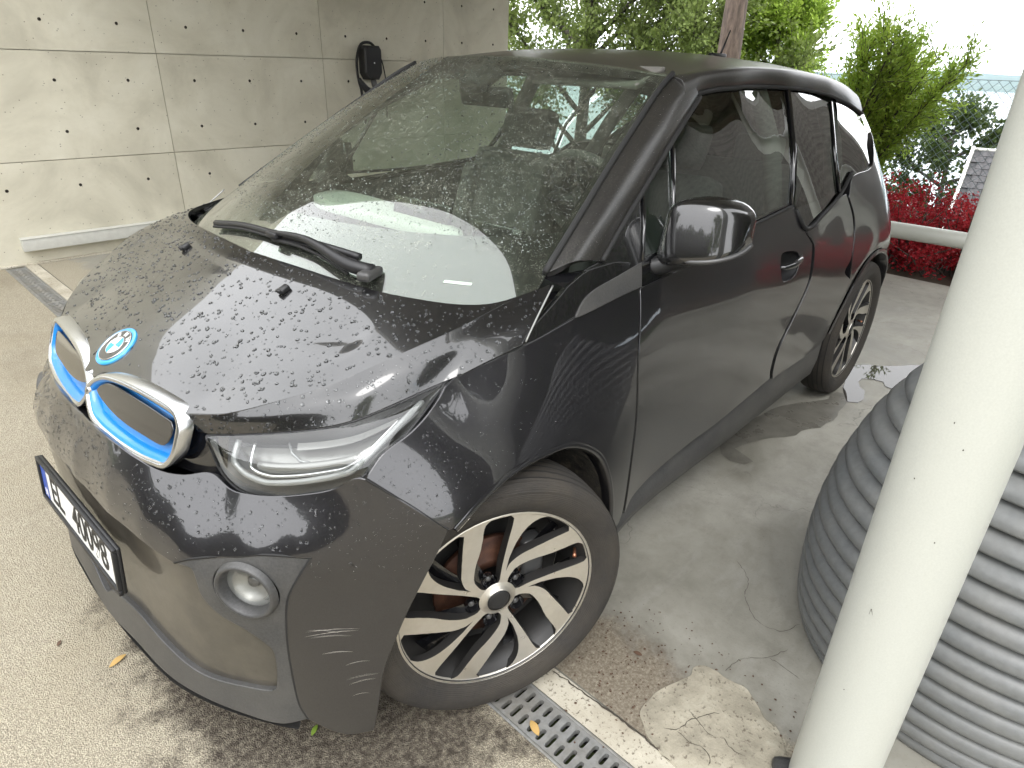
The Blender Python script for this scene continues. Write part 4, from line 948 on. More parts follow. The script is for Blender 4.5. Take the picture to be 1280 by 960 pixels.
q.add(np.vstack([P3, LO, (P3 - C_) * .8 + C_ + [0, 0, .006], C_[None] + [0, 0, .008]]), [(i, (i + 1) % n, n + (i + 1) % n, n + i) for i in range(n)] + [(2 * n + i, 2 * n + (i + 1) % n, (i + 1) % n, i) for i in range(n)] + [(3 * n, 2 * n + (i + 1) % n, 2 * n + i) for i in range(n)])
q.build('dash_plank', 'dash_light', dash)
rbox('centre_screen', (-.52, -.02, 1.035), (.022, .27, .115), .006, 'screen_black', dash, Matrix.Rotation(-.2, 3, 'Y'))
rbox('driver_screen', (-.47, .37, 1.045), (.022, .19, .085), .006, 'screen_black', dash, Matrix.Rotation(-.2, 3, 'Y'))
rbox('column_shroud', (-.52, .37, .96), (.16, .12, .07), .025, 'dash_dark', dash)
# steering wheel
sw = empty('steering_wheel', (0, 0, 0), 0, car); sc_ = Vector((-0.9007, 0.3800, 1.0967)); sq = Matrix.Rotation(math.radians(-62), 4, 'Y')
q = MB(); q.tube([sc_ + (sq @ Vector((.178 * math.cos(t), .178 * math.sin(t), 0))) for t in np.linspace(0, 2 * math.pi, 49)], .017, 10, False); q.build('wheel_rim', 'seat_light', sw)
q = MB(); q.lathe([(.0, .02), (.05, .018), (.07, .0), (.05, -.02), (.0, -.03)], 24); q.v = [tuple(sc_ + (sq @ Vector(p))) for p in q.v]; q.build('wheel_hub', 'dash_dark', sw)
for t in (0.0, math.pi, -math.pi / 2 + math.pi):
    q = MB(); q.tube([sc_ + (sq @ Vector((.05 * math.sin(t), .05 * math.cos(t), 0))), sc_ + (sq @ Vector((.17 * math.sin(t), .17 * math.cos(t), 0)))], [.022, .014], 8); q.build('wheel_spoke', 'dash_dark', sw)
# seats
def seat(nm, x, y, w, mt, hb=.62):
    s = empty(nm, (0, 0, 0), 0, car)
    R = Matrix.Rotation(math.radians(-20), 3, 'Y')
    rbox('seat_base', (x + .10, y, .56), (.50, w, .16), .05, mt, s)
    rbox('seat_back', (x - .22, y, .86), (.13, w, hb), .055, mt, s, R)
    for k in (-1, 1): rbox('side_bolster', (x - .18, y + k * (w / 2 - .04), .84), (.16, .08, hb * .8), .03, mt, s, R)
    rbox('headrest', (x - .365, y, 1.245), (.085, .27, .17), .04, mt, s, R)
seat('front_seat', -1.08, .36, .48, 'seat_light'); seat('front_seat', -1.08, -.36, .48, 'seat_fabric')
rb = empty('rear_bench', (0, 0, 0), 0, car)
rbox('seat_base', (-1.98, 0, .58), (.46, 1.1, .16), .05, 'seat_fabric', rb); rbox('seat_back', (-2.28, 0, .86), (.13, 1.1, .52), .05, 'seat_fabric', rb, Matrix.Rotation(math.radians(-15), 3, 'Y'))
for y in (-.3, .3): rbox('headrest', (-2.38, y, 1.16), (.08, .24, .14), .035, 'seat_fabric', rb)
# roof lining, inner door cards, floor, B pillar trims
u = np.linspace(-1, 1, 13); rows = [[(x, .53 * t, float(ROOF([x], [.53 * t])[0]) - .045) for t in u] for x in (-1.0, -1.3, -1.7, -2.2, -2.6, -2.9)]
mb = MB(); add_grid(mb, np.array(rows), (0, 0, -1)); mb.build('headliner', 'headliner', car)
for s in (1, -1):
    mb = MB(); xs_ = np.linspace(-.45, -2.85, 20); G = np.stack([np.stack([xs_, s * (np.interp(-xs_, [.45, 2, 2.85], [.735, .745, .64])), 0 * xs_ + z], 1) for z in (1.03, .80, .35)]); add_grid(mb, G, (0, -s, 0)); mb.build('door_card', 'dash_dark', car)
    q = MB(); q.tube([(-1.62, s * .715, 1.02), (-1.66, s * .645, 1.25), (-1.68, s * .53, 1.46)], .035, 8); q.build('pillar_trim', 'headliner', car)
    q = MB(); q.tube([(-2.36, s * .69, 1.02), (-2.44, s * .61, 1.22), (-2.50, s * .50, 1.41)], .04, 8); q.build('pillar_trim', 'headliner', car)
    rbox('sun_visor', (-.95, s * .33, 1.475), (.16, .40, .016), .006, 'headliner', car, Matrix.Rotation(.32, 3, 'Y'))
mb = MB(); mb.box((-1.5, 0, .40), (2.9, 1.45, .04), .01); mb.build('cabin_floor', 'dash_dark', car)
rv = rbox('rear_view_mirror', (-.80, 0, 1.40), (.03, .23, .065), .015, 'dash_dark', car, Matrix.Rotation(.2, 3, 'Y'))
rbox('sensor_pod', (-.79, 0, 1.465), (.16, .10, .05), .02, 'dash_dark', rv, Matrix.Rotation(.5, 3, 'Y'))
# parking slip behind the glass
# ---- wiper: blade lying low on the glass, bent arm, pivot cap
wp = empty('wiper', (0, 0, 0), 0, car)
_wsg = ws_grid(0.0, 41); _wsn = grid_normals(_wsg, (.5, 0, .86)); _wsa = np.stack([catmull(r, n=241) for r in _wsg])
def on_ws(ts, off=0.0):
    t, s = ts; i, j = t * 40, (s + 1) / 2 * 240; i0, j0 = int(min(i, 39)), int(min(j, 239)); a, c = i - i0, j - j0
    p = _wsa[i0, j0] * (1 - a) * (1 - c) + _wsa[i0 + 1, j0] * a * (1 - c) + _wsa[i0, j0 + 1] * (1 - a) * c + _wsa[i0 + 1, j0 + 1] * a * c
    return p + np.array([.47, 0, .88]) * off
bl_ = catmull([on_ws(q, .016) for q in ((0.1083, -0.3167), (0.1417, -0.1250), (0.1500, 0.0750), (0.1500, 0.2667), (0.1333, 0.4417))], n=30)
q = MB(); q.tube(bl_, [.010] * 30, 6); q.build('wiper_blade', 'black_plastic', wp)
q = MB(); q.tube(bl_ + np.array([.008, 0, -.008]), .004, 5); q.build('rubber_lip', 'rubber', wp)
ar_ = catmull([on_ws(q, o) for q, o in (((0.1417, 0.0583), .030), ((0.1417, 0.2250), .040), ((0.1250, 0.3250), .042), ((0.0917, 0.4583), .036), ((0.0917, 0.5250), .022))], n=24)
q = MB(); q.tube(ar_, list(np.interp(np.linspace(0, 1, 24), [0, .4, .8, 1], [.006, .009, .016, .018])), 8); q.build('wiper_arm', 'black_plastic', wp)
q = MB(); q.box(on_ws((0.0833, 0.5250), .024), (.075, .034, .022), .008, Matrix.Rotation(.45, 3, 'Z')); q.build('pivot_cap', 'dark_plastic', wp)
q = MB(); q.box(on_ws((0.1417, 0.0833), .026), (.030, .045, .016), .005); q.build('blade_clip', 'black_plastic', wp)
q = MB(); q.tube(catmull([on_ws(q_, o) for q_, o in (((0.1333, 0.0750), .016), ((0.1333, 0.2000), .018), ((0.1167, 0.3250), .020), ((0.0833, 0.4500), .016))], n=20), .0045, 6); q.build('washer_hose', 'rubber', wp)
# small white slip behind the glass, on the printed band
sl = [on_ws(p, -.0025) for p in ((0.1000, 0.7167), (0.0917, 0.8000), (0.0833, 0.8000), (0.0917, 0.7167))]
q = MB(); q.add(sl, [(0, 1, 2, 3)]); q.build('parking_slip', 'paper_white', wscreen, False)

# ---- dark joints between body panels
def joint(pts, F, par, r=.0022, closed=False, off=-.001):
    P = catmull([F(np.array([p[:2]]))[0] for p in pts], step=.015); q = MB(); q.tube(P, r, 5, False); both(q, 'panel_joint', 'rubber', par)
FB0 = lambda uv: F_bump(uv, -.002)
joint([(0.6774, 0.5640), (0.7210, 0.5820), (0.7940, 0.5989), (0.9326, 0.6271), (1.0513, 0.6272)], FB0, bumper, .0028)
joint([(1.0513, 0.6272), (1.0191, 0.5866), (0.9886, 0.5371), (0.9771, 0.4947), (0.9687, 0.4207), (0.9675, 0.3409), (0.9740, 0.2363), (0.9911, 0.1937)], FB0, bumper, .0032)
FB1 = lambda uv: F_bump(uv, -.007)
joint([(0.6833, 0.5640), (0.7342, 0.5643), (0.7449, 0.5409), (0.7539, 0.4975), (0.7978, 0.4565), (0.8591, 0.4304), (0.9218, 0.3894), (0.9304, 0.3654), (0.9246, 0.2863), (0.9093, 0.2565), (0.8267, 0.2443), (0.6712, 0.2350), (0.4980, 0.2645), (0.3416, 0.2788), (0.1207, 0.2576)], FB1, trim, .0022)
joint([(0.3135, 0.7942), (0.2578, 0.7332), (0.2011, 0.6706)], F_side, bumper, .0026)
joint([(-0.5458, 0.9855), (-0.5079, 0.8083), (-0.5145, 0.6419), (-0.5181, 0.4839), (-0.5367, 0.2947)], lambda uv: F_side(uv) - np.array([0, .003, 0]), dl, .0022)
joint([(-1.7440, 0.9110), (-1.7444, 0.8503), (-1.7389, 0.7567), (-1.6525, 0.6280), (-1.5775, 0.5224), (-1.5789, 0.4338), (-1.6008, 0.3865)], lambda uv: F_side(uv) - np.array([0, .003, 0]), dl, .0025)
joint([(0.0585, 0.9181), (-0.0185, 0.9343), (-0.1059, 0.9499), (-0.2682, 0.9762), (-0.4113, 0.9830), (-0.5472, 0.9892)], lambda uv: F_side(uv) - np.array([0, .002, 0]), bonnet, .0028)
_P = catmull([F_side(np.array([p]))[0] + np.array([.001, .003, .001]) for p in ((-0.2287, 1.0529), (-0.1649, 1.0035), (-0.1109, 0.9572))], n=14); q = MB(); q.tube(_P, .0021, 6); both(q, 'seam_highlight', 'lamp_grey', bonnet)  # bright highlight along the bonnet's rear seam, built as a light grey tube

# ---- rain drops: small flattened domes sitting on paint and glass (too many to count)
def drops(nm, pts, nrm, rad, parent, seed, seg=8, rings=3, mt='water', flat_=.42, stretch=None):
    r = np.random.default_rng(seed); n = len(pts); pts = np.asarray(pts); nrm = np.asarray(nrm)
    a = np.cross(nrm, r.normal(0, 1, (n, 3))); a /= np.linalg.norm(a, axis=1)[:, None]; b = np.cross(nrm, a)
    el = r.uniform(.65, 1.0, n); V = []; F = []
    per = 1 + rings * seg
    th = np.linspace(0, 2 * np.pi, seg, endpoint=False)
    wob = 1 + r.normal(0, .10, (n, seg))
    V.append((pts + nrm * (rad * flat_)[:, None])[:, None])
    for k in range(1, rings + 1):
        f = k / rings; rr = math.sin(f * math.pi / 2); h = math.cos(f * math.pi / 2)
        V.append(pts[:, None] + (a[:, None] * np.cos(th)[None, :, None] + b[:, None] * (np.sin(th)[None, :] * el[:, None])[..., None]) * (rad[:, None] * wob * rr)[..., None] + nrm[:, None] * (rad * flat_ * h - (.0004 if k == rings else 0))[:, None, None])
    V = np.concatenate(V, 1).reshape(-1, 3)
    base = [(0, 1 + j, 1 + (j + 1) % seg) for j in range(seg)]; quads = [(1 + (k - 1) * seg + j, 1 + k * seg + j, 1 + k * seg + (j + 1) % seg, 1 + (k - 1) * seg + (j + 1) % seg) for k in range(1, rings) for j in range(seg)]
    tri = [(q[0], q[1], q[2]) for q in quads] + [(q[0], q[2], q[3]) for q in quads]; T = np.array(base + tri)
    T = (T[None] + (np.arange(n) * per)[:, None, None]).reshape(-1, 3); m = len(T)
    me = bpy.data.meshes.new(nm); me.vertices.add(len(V)); me.vertices.foreach_set('co', V.astype(np.float32).ravel()); me.loops.add(3 * m); me.loops.foreach_set('vertex_index', T.astype(np.int32).ravel())
    me.polygons.add(m); me.polygons.foreach_set('loop_start', np.arange(0, 3 * m, 3, dtype=np.int32)); me.polygons.foreach_set('loop_total', np.full(m, 3, np.int32)); me.materials.append(MATS[mt]); me.update(calc_edges=True); me.polygons.foreach_set('use_smooth', [True] * m)
    o = link(bpy.data.objects.new(nm, me), parent); o['kind'] = 'stuff'; return o
_r = np.random.default_rng(77)
def sizes(n, lo, hi, p=2.6): return lo + (hi - lo) * _r.uniform(0, 1, n) ** p
hp_ = np.array([p[:2] for p in ho]); C_ = np.stack([_r.uniform(-.2, .52, 4200), _r.uniform(-.74, .74, 4200)], 1); C_ = C_[inside(hp_, C_)]; C_ = C_[seg_dist(hp_, C_) > .006]
k_ = _r.uniform(0, 1, len(C_)) < np.where(C_[:, 0] < .40, .95, .5); C_ = C_[k_]
drops('rain_drops', F_hood(C_), surf_normals(F_hood, C_, (0, 0, 1)), sizes(len(C_), .0015, .0062, 2.0), bonnet, 1)
# flanks, bumper shelf, wings
gfl = loft([cr, mid, HOODLOW], 120, 40); nfl = grid_normals(gfl, (.2, .8, .6)); idx = _r.integers(0, 120 * 40, 420)
pf, nf = gfl.reshape(-1, 3)[idx], nfl.reshape(-1, 3)[idx]; pf = np.vstack([pf, pf * [1, -1, 1]]); nf = np.vstack([nf, nf * [1, -1, 1]])
drops('rain_drops', pf, nf, sizes(len(pf), .0013, .0048), bonnet, 2)
bpoly = outline(mirror_pts(bump_half), .02); C_ = np.stack([_r.uniform(-1.3, 1.3, 5200), _r.uniform(.56, .80, 5200)], 1); C_ = C_[inside(bpoly, C_) & (seg_dist(bpoly, C_) > .006)]; C_ = C_[_r.uniform(0, 1, len(C_)) < np.clip((C_[:, 1] - .56) / .1, .12, 1)][:1500]
drops('rain_drops', F_bump(C_), surf_normals(F_bump, C_, (1, 0, .2)), sizes(len(C_), .0013, .0046), bumper, 3)
wpoly = outline(wing, .02); C_ = np.stack([_r.uniform(-.25, .33, 2500), _r.uniform(.66, .96, 2500)], 1); C_ = C_[inside(wpoly, C_) & (seg_dist(wpoly, C_) > .006)]; C_ = C_[_r.uniform(0, 1, len(C_)) < np.clip((C_[:, 0] + .15) / .3, .06, 1)][:420]
lw = [o for o in car.children if o.name.startswith('front_wing')]
pw, nw = F_side(C_), surf_normals(F_side, C_, (0, 1, 0)); sw_ = sizes(len(C_), .001, .0032)
drops('rain_drops', pw, nw, sw_, lw[0], 4)
drops('rain_drops', pw * [1, -1, 1], nw * [1, -1, 1], sw_, lw[1], 5)
tp_ = outline([p for p in trim_half if p[1] > .5], .02); 
# windscreen: dense fine drops
gw = ws_grid(0.0, 61); gw = np.stack([catmull(rw_, n=161) for rw_ in gw]); nw_ = grid_normals(gw, (.5, 0, .86))
ii = _r.uniform(11, 59.9, 14000); jj = _r.uniform(3, 156.9, 14000); i0, j0 = ii.astype(int), jj.astype(int); fa, fb = (ii - i0)[:, None], (jj - j0)[:, None]
pg = gw[i0, j0] * (1 - fa) * (1 - fb) + gw[i0 + 1 if False else np.minimum(i0 + 1, 60), j0] * fa * (1 - fb) + gw[i0, j0 + 1] * (1 - fa) * fb + gw[np.minimum(i0 + 1, 60), j0 + 1] * fa * fb
den = np.clip(.35 + .9 * np.sin(pg[:, 0] * 7 + 1) * np.sin(pg[:, 1] * 5 + 2) + .5 * (pg[:, 2] - 1.1), .18, 1); kk = _r.uniform(0, 1, 14000) < den
drops('rain_drops', pg[kk], nw_[i0, j0][kk], sizes(int(kk.sum()), .0010, .0034, 2.2), wscreen, 6, 6, 2, flat_=.5)
# A pillar and roof edge: fine drops
gp = loft([pin + [0, 0, .006], pmid, pm2, pout], 90, 30); npil = grid_normals(gp, (.2, .7, .5)); idx = _r.integers(0, 2700, 1500); lp = [o for o in car.children if o.name.startswith('a_pillar')]
drops('rain_drops', gp.reshape(-1, 3)[idx] + _r.normal(0, .0015, (1500, 3)), npil.reshape(-1, 3)[idx], sizes(1500, .0006, .0018), lp[0], 7, 6, 2)
drops('rain_drops', (gp.reshape(-1, 3)[idx]) * [1, -1, 1], npil.reshape(-1, 3)[idx] * [1, -1, 1], sizes(1500, .0006, .0018), lp[1], 8, 6, 2)
# ---- scratches on the bumper corner
mat('scratch_mark', (.42, .40, .38), .6)
SCR = [(*(1.0158, 0.4437), *(1.1416, 0.4466), 0.0016), (*(1.0105, 0.4308), *(1.1376, 0.4426), 0.0016), (*(1.0213, 0.4265), *(1.1218, 0.4287), 0.0016), (*(1.0464, 0.3828), *(1.1213, 0.3862), 0.0016), (*(1.0955, 0.3513), *(1.1553, 0.3604), 0.0010), (*(1.0952, 0.3124), *(1.1756, 0.3237), 0.0010), (*(1.1012, 0.2991), *(1.1653, 0.3118), 0.0010), (*(1.1056, 0.2678), *(1.1471, 0.2738), 0.0010), (*(1.0201, 0.4479), *(1.0954, 0.4386), 0.0010)]
rs_ = random.Random(8); q = MB()
for (u0, v0, u1, v1, w) in SCR:
    for s in range(2):
        P = F_bump(np.array([(u0 + (u1 - u0) * t + rs_.gauss(0, .0003), v0 + (v1 - v0) * t + .004 * math.sin(t * 3) + rs_.gauss(0, .00025) + s * .003 * ((u0 * 7919) % 1)) for t in np.linspace(0, 1, 14)]), .0009)
        Q = P + np.array([0, 0, w * .55]) * np.sin(np.linspace(.05, 3.1, 14))[:, None] * rs_.uniform(.5, 1); q.add(np.vstack([P, Q]), [(i, i + 1, 15 + i, 14 + i) for i in range(13)])
tag(q.build('scratches', 'scratch_mark', bumper), 'pale scrape marks across the bumper corner', kind='stuff')

# ================================================================== THE PLACE (carport frame: turned a little against the car)
BY = -0.03279
def place(mb, name, mats, smooth=True, parent=None):
    o = mb.build(name, mats, parent, smooth)
    if parent is None: o.rotation_euler = (0, 0, BY)
    return o
def flat(x0, x1, y0, y1, z): q = MB(); q.add([(x0, y0, z), (x1, y0, z), (x1, y1, z), (x0, y1, z)], [(0, 1, 2, 3)]); return q

# ---- ground materials
def aggregate():
    m = mat('aggregate', (.42, .38, .30), .85); b = NB(m); c = b.coord()
    v = b.n('ShaderNodeTexVoronoi'); v.inputs['Scale'].default_value = 300; b.l(c, v.inputs['Vector'])
    n1 = b.noise(c, 260, 3, .6); n2 = b.noise(c, 2.2, 6, .62, .4); n3 = b.noise(c, 14, 5, .7)
    stone = b.ramp(v.outputs['Color'], [(.0, (.25, .22, .17)), (.35, (.50, .45, .335)), (.7, (.64, .58, .44)), (1.0, (.40, .355, .26))])
    col = b.mix(b.ramp1(v.outputs['Distance'], [(.25, 0), (.6, .75)]), stone, (.22, .19, .145))
    col = b.mix(b.ramp1(n2, [(.46, 0), (.70, .5)]), col, (.33, .285, .20))
    col = b.mix(b.ramp1(n3, [(.58, 0), (.8, .4)]), col, (.18, .15, .11))
    col = b.mix(b.ramp1(b.noise(c, .85, 6, .68, .6), [(.54, 0), (.68, .55)]), col, (.20, .165, .115))
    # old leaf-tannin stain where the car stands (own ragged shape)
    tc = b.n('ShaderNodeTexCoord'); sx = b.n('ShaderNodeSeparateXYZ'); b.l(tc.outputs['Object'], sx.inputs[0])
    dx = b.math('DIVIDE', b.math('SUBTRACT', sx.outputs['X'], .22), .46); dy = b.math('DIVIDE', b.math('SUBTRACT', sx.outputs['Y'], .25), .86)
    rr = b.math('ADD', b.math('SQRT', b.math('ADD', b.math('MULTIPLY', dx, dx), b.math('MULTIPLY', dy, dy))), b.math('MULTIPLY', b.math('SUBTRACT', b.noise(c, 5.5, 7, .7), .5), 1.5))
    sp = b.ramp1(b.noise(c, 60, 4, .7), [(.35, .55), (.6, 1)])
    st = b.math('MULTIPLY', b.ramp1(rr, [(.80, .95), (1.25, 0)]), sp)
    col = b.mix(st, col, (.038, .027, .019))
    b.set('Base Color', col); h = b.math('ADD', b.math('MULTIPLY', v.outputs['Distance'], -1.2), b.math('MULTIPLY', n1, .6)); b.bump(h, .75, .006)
aggregate()
def smooth_concrete():
    m = mat('slab_concrete', (.27, .26, .23), .6); b = NB(m); c = b.coord()
    n2 = b.noise(c, 1.6, 7, .62, .5); n3 = b.noise(c, 11, 6, .7); n4 = b.noise(c, 120, 3, .6); n5 = b.noise(b.coord(scale=(1, 3, 1)), 4, 5, .6)
    col = b.ramp(n2, [(.30, (.165, .158, .130)), (.5, (.27, .26, .222)), (.70, (.37, .358, .315))])
    col = b.mix(b.ramp1(n3, [(.48, 0), (.75, .45)]), col, (.14, .130, .105))
    col = b.mix(b.ramp1(n5, [(.55, 0), (.75, .3)]), col, (.42, .41, .38))
    col = b.mix(b.ramp1(n4, [(.62, 0), (.7, .35)]), col, (.12, .11, .09))
    # hairline cracks
    v = b.n('ShaderNodeTexVoronoi'); v.feature = 'DISTANCE_TO_EDGE'; v.inputs['Scale'].default_value = 2.1
    wv = b.n('ShaderNodeVectorMath'); wv.operation = 'ADD'; nn = b.n('ShaderNodeTexNoise'); nn.inputs['Scale'].default_value = 7; nn.inputs['Detail'].default_value = 6; b.l(c, nn.inputs['Vector'])
    sc2 = b.n('ShaderNodeVectorMath'); sc2.operation = 'SCALE'; sc2.inputs['Scale'].default_value = .28; b.l(nn.outputs['Color'], sc2.inputs[0]); b.l(c, wv.inputs[0]); b.l(sc2.outputs[0], wv.inputs[1]); b.l(wv.outputs[0], v.inputs['Vector'])
    ck = b.math('MULTIPLY', b.ramp1(v.outputs['Distance'], [(.0, 1), (.008, 0)]), b.ramp1(b.noise(c, 1.3, 3), [(.5, 0), (.6, .8)]))
    col = b.mix(ck, col, (.07, .062, .05))
    tc0 = b.n('ShaderNodeTexCoord'); sx0 = b.n('ShaderNodeSeparateXYZ'); b.l(tc0.outputs['Object'], sx0.inputs[0])
    edge = b.math('ADD', sx0.outputs['X'], b.math('MULTIPLY', b.math('SUBTRACT', b.noise(c, 4.5, 6, .65), .5), .35))
    rgh = b.ramp1(b.math('ADD', edge, 1.0), [(.545, 0), (.60, 1)])
    col = b.mix(rgh, col, b.mix(b.ramp1(b.noise(c, 150, 4, .75), [(.42, 0), (.6, .8)]), (.40, .365, .285), (.15, .125, .09)))
    # brown leaf stain beside the front wheel, next to the drain
    tc = b.n('ShaderNodeTexCoord'); sx = b.n('ShaderNodeSeparateXYZ'); b.l(tc.outputs['Object'], sx.inputs[0])
    dx = b.math('DIVIDE', b.math('SUBTRACT', sx.outputs['X'], -.29), .20); dy = b.math('DIVIDE', b.math('SUBTRACT', sx.outputs['Y'], 1.0), .50)
    rr = b.math('ADD', b.math('SQRT', b.math('ADD', b.math('MULTIPLY', dx, dx), b.math('MULTIPLY', dy, dy))), b.math('MULTIPLY', b.math('SUBTRACT', b.noise(c, 5, 7, .7), .5), 1.3))
    st = b.math('MULTIPLY', b.ramp1(rr, [(.7, .75), (1.25, 0)]), b.ramp1(b.noise(c, 70, 4, .75), [(.3, .35), (.62, 1)]))
    col = b.mix(st, col, (.085, .062, .042))
    b.set('Base Color', col); b.set('Roughness', b.ramp1(n2, [(.3, .42), (.7, .7)])); b.bump(b.math('ADD', n4, b.math('MULTIPLY', n3, 1.5)), .25, .003)
smooth_concrete()
def strip_concrete():
    m = mat('strip_concrete', (.45, .42, .34), .85); b = NB(m); c = b.coord(); n = b.noise(c, 90, 4, .7); n2 = b.noise(c, 4, 6, .65)
    col = b.ramp(n2, [(.3, (.30, .265, .20)), (.6, (.50, .465, .38)), (.8, (.56, .53, .45))]); col = b.mix(b.ramp1(n, [(.56, 0), (.66, .85)]), col, (.075, .058, .04)); b.set('Base Color', col); b.bump(n, .5, .004)
strip_concrete()
def wall_concrete():
    m = mat('wall_concrete', (.55, .52, .43), .82); b = NB(m); c = b.coord('Object')
    oi = b.n('ShaderNodeObjectInfo'); ad = b.n('ShaderNodeVectorMath'); ad.operation = 'ADD'; b.l(c, ad.inputs[0])
    cm = b.n('ShaderNodeCombineXYZ'); rnd = b.math('MULTIPLY', oi.outputs['Random'], 37.0); b.l(rnd, cm.inputs[0]); b.l(rnd, cm.inputs[2]); b.l(cm.outputs[0], ad.inputs[1]); c = ad.outputs[0]
    n2 = b.noise(c, 1.7, 7, .6, .6); n3 = b.noise(c, 18, 6, .7); 
    mp = b.n('ShaderNodeMapping'); mp.inputs['Scale'].default_value = (1.2, 1, 3.2); b.l(c, mp.inputs[0]); n5 = b.noise(mp.outputs[0], 2.5, 6, .65, .8)
    col = b.ramp(n2, [(.25, (.44, .415, .33)), (.5, (.61, .58, .47)), (.75, (.72, .695, .585))])
    col = b.mix(b.ramp1(n5, [(.54, 0), (.8, .28)]), col, (.46, .43, .345))
    col = b.mix(b.ramp1(n3, [(.55, 0), (.8, .25)]), col, (.42, .38, .295))
    v = b.n('ShaderNodeTexVoronoi'); v.inputs['Scale'].default_value = 26; b.l(c, v.inputs['Vector'])
    pit = b.math('MULTIPLY', b.ramp1(v.outputs['Distance'], [(.07, 1), (.12, 0)]), b.ramp1(v.outputs['Color'], [(.62, 0), (.66, .8)]))
    col = b.mix(pit, col, (.13, .115, .09))
    b.set('Base Color', col); b.bump(b.math('SUBTRACT', b.math('MULTIPLY', n3, .5), pit), .5, .004)
wall_concrete()
mat('hole_dark', (.07, .06, .048), .9)
grain('galvanised', (.30, .31, .315), .5, 40, .25, .15, dustc=(.22, .19, .14), dusta=.6)
MATS['galvanised'].node_tree.nodes['Principled BSDF'].inputs['Metallic'].default_value = .45
grain('cream_steel', (.485, .495, .45), .38, 300, .04, .02)
grain('ceiling_concrete', (.26, .25, .215), .85, 8, .25, .1)
grain('duct_white', (.50, .50, .46), .5, 30, .06, .02)
grain('tank_grey', (.128, .137, .140), .40, 60, .14, .06, dustc=(.24, .235, .215), dusta=.5)
m = mat('wet_concrete', (.10, .095, .08), .12); b = NB(m); c = b.coord(); b.set('Base Color', b.ramp(b.noise(c, 14, 6, .7), [(.3, (.11, .104, .088)), (.7, (.17, .162, .138))])); b.set('Roughness', b.ramp1(b.noise(c, 9, 5, .6), [(.35, .22), (.65, .5)]))
m = mat('puddle_water', (.06, .056, .05), .015); m.node_tree.nodes['Principled BSDF'].inputs['IOR'].default_value = 1.33; m.node_tree.nodes['Principled BSDF'].inputs['Specular IOR Level'].default_value = .55
m = mat('cement_patch', (.50, .47, .39), .85); b = NB(m); c = b.coord(); n2 = b.noise(c, 9, 7, .65); n = b.noise(c, 75, 4, .7)
col = b.ramp(n2, [(.3, (.21, .19, .145)), (.55, (.34, .31, .24)), (.8, (.47, .44, .36))]); col = b.mix(b.ramp1(n, [(.57, 0), (.66, .8)]), col, (.09, .07, .05)); b.set('Base Color', col); b.bump(b.math('ADD', n, b.math('MULTIPLY', n2, 3)), .5, .005)
mat('crack_dark', (.055, .045, .034), .95)

# ---- carport floor, drain strip, driveway
tag(place(flat(-5.25, -.195, -4.36, 3.2, 0.0), 'carport_floor', 'slab_concrete'), kind='structure')
tag(place(flat(-.189, -.108, -4.36, 3.2, 0.001), 'drain_edging', 'strip_concrete'), kind='structure')
tag(place(flat(.022, 16.0, -9.0, 14.0, 0.0), 'driveway', 'aggregate'), kind='structure')
q = MB(); q.box((-2.72, -.58, -.16), (5.06, 7.56, .30), .0); tag(place(q, 'floor_slab_edge', 'ceiling_concrete'), kind='structure')
# drain channel with grates, each half a metre
ch = MB(); ch.add([(-.108, -4.3, -.004), (-.104, -4.3, -.12), (.018, -4.3, -.12), (.022, -4.3, -.004), (-.108, 3.2, -.004), (-.104, 3.2, -.12), (.018, 3.2, -.12), (.022, 3.2, -.004)], [(0, 1, 5, 4), (1, 2, 6, 5), (2, 3, 7, 6)])
drain = tag(place(ch, 'drain_channel', 'liner'), kind='structure')
for x in (-.1035, .0175):
    q = MB(); q.box((x, -.55, -.004), (.007, 7.5, .010), .001); q.build('channel_rail', 'galvanised', drain)
def capsule(cx, cy, l, w, n=5):
    o = []
    for s_, a0 in ((1, -math.pi / 2), (-1, math.pi / 2)):
        for k in range(n): a = a0 + math.pi * k / (n - 1); o.append((cx + s_ * l / 2 + w * math.cos(a), cy + w * math.sin(a)))
    return o
def slotted():
    q = MB(); W_, L_ = .112, .498; hs = []
    for j, y in enumerate(np.arange(-.225, .235, .030)):
        if j % 2 == 0: hs += [capsule(-.030, y, .024, .0065), capsule(.024, y, .034, .0065)]
        else: hs += [capsule(-.024, y, .034, .0065), capsule(.030, y, .024, .0065)]
    poly = [(-W_ / 2, -L_ / 2), (W_ / 2, -L_ / 2), (W_ / 2, L_ / 2), (-W_ / 2, L_ / 2)]
    V = list(poly); E = [(i, (i + 1) % 4) for i in range(4)]
    for h in hs: o = len(V); V += h; E += [(o + i, o + (i + 1) % len(h)) for i in range(len(h))]
    r = delaunay_2d_cdt([Vector(p) for p in V], E, [], 0, 1e-7); V2 = np.array([tuple(p) for p in r[0]]); T = np.array(r[2]); C = V2[T].mean(1); keep = np.ones(len(T), bool)
    for h in hs: keep &= ~inside(np.array(h), C)
    q.add(np.c_[V2, np.zeros(len(V2))], T[keep])
    for h in [poly] + hs:
        n = len(h); q.add([(x, y, 0) for x, y in h] + [(x, y, -.016) for x, y in h], [(i, (i + 1) % n, n + (i + 1) % n, n + i) for i in range(n)])
    return q.mesh('grate', 'galvanised', False)
gm = slotted()
for k in range(15):
    o = bpy.data.objects.new('grate', gm); o.location = (-.043, -4.03 + .5 * k, 0.0005); link(o, drain)

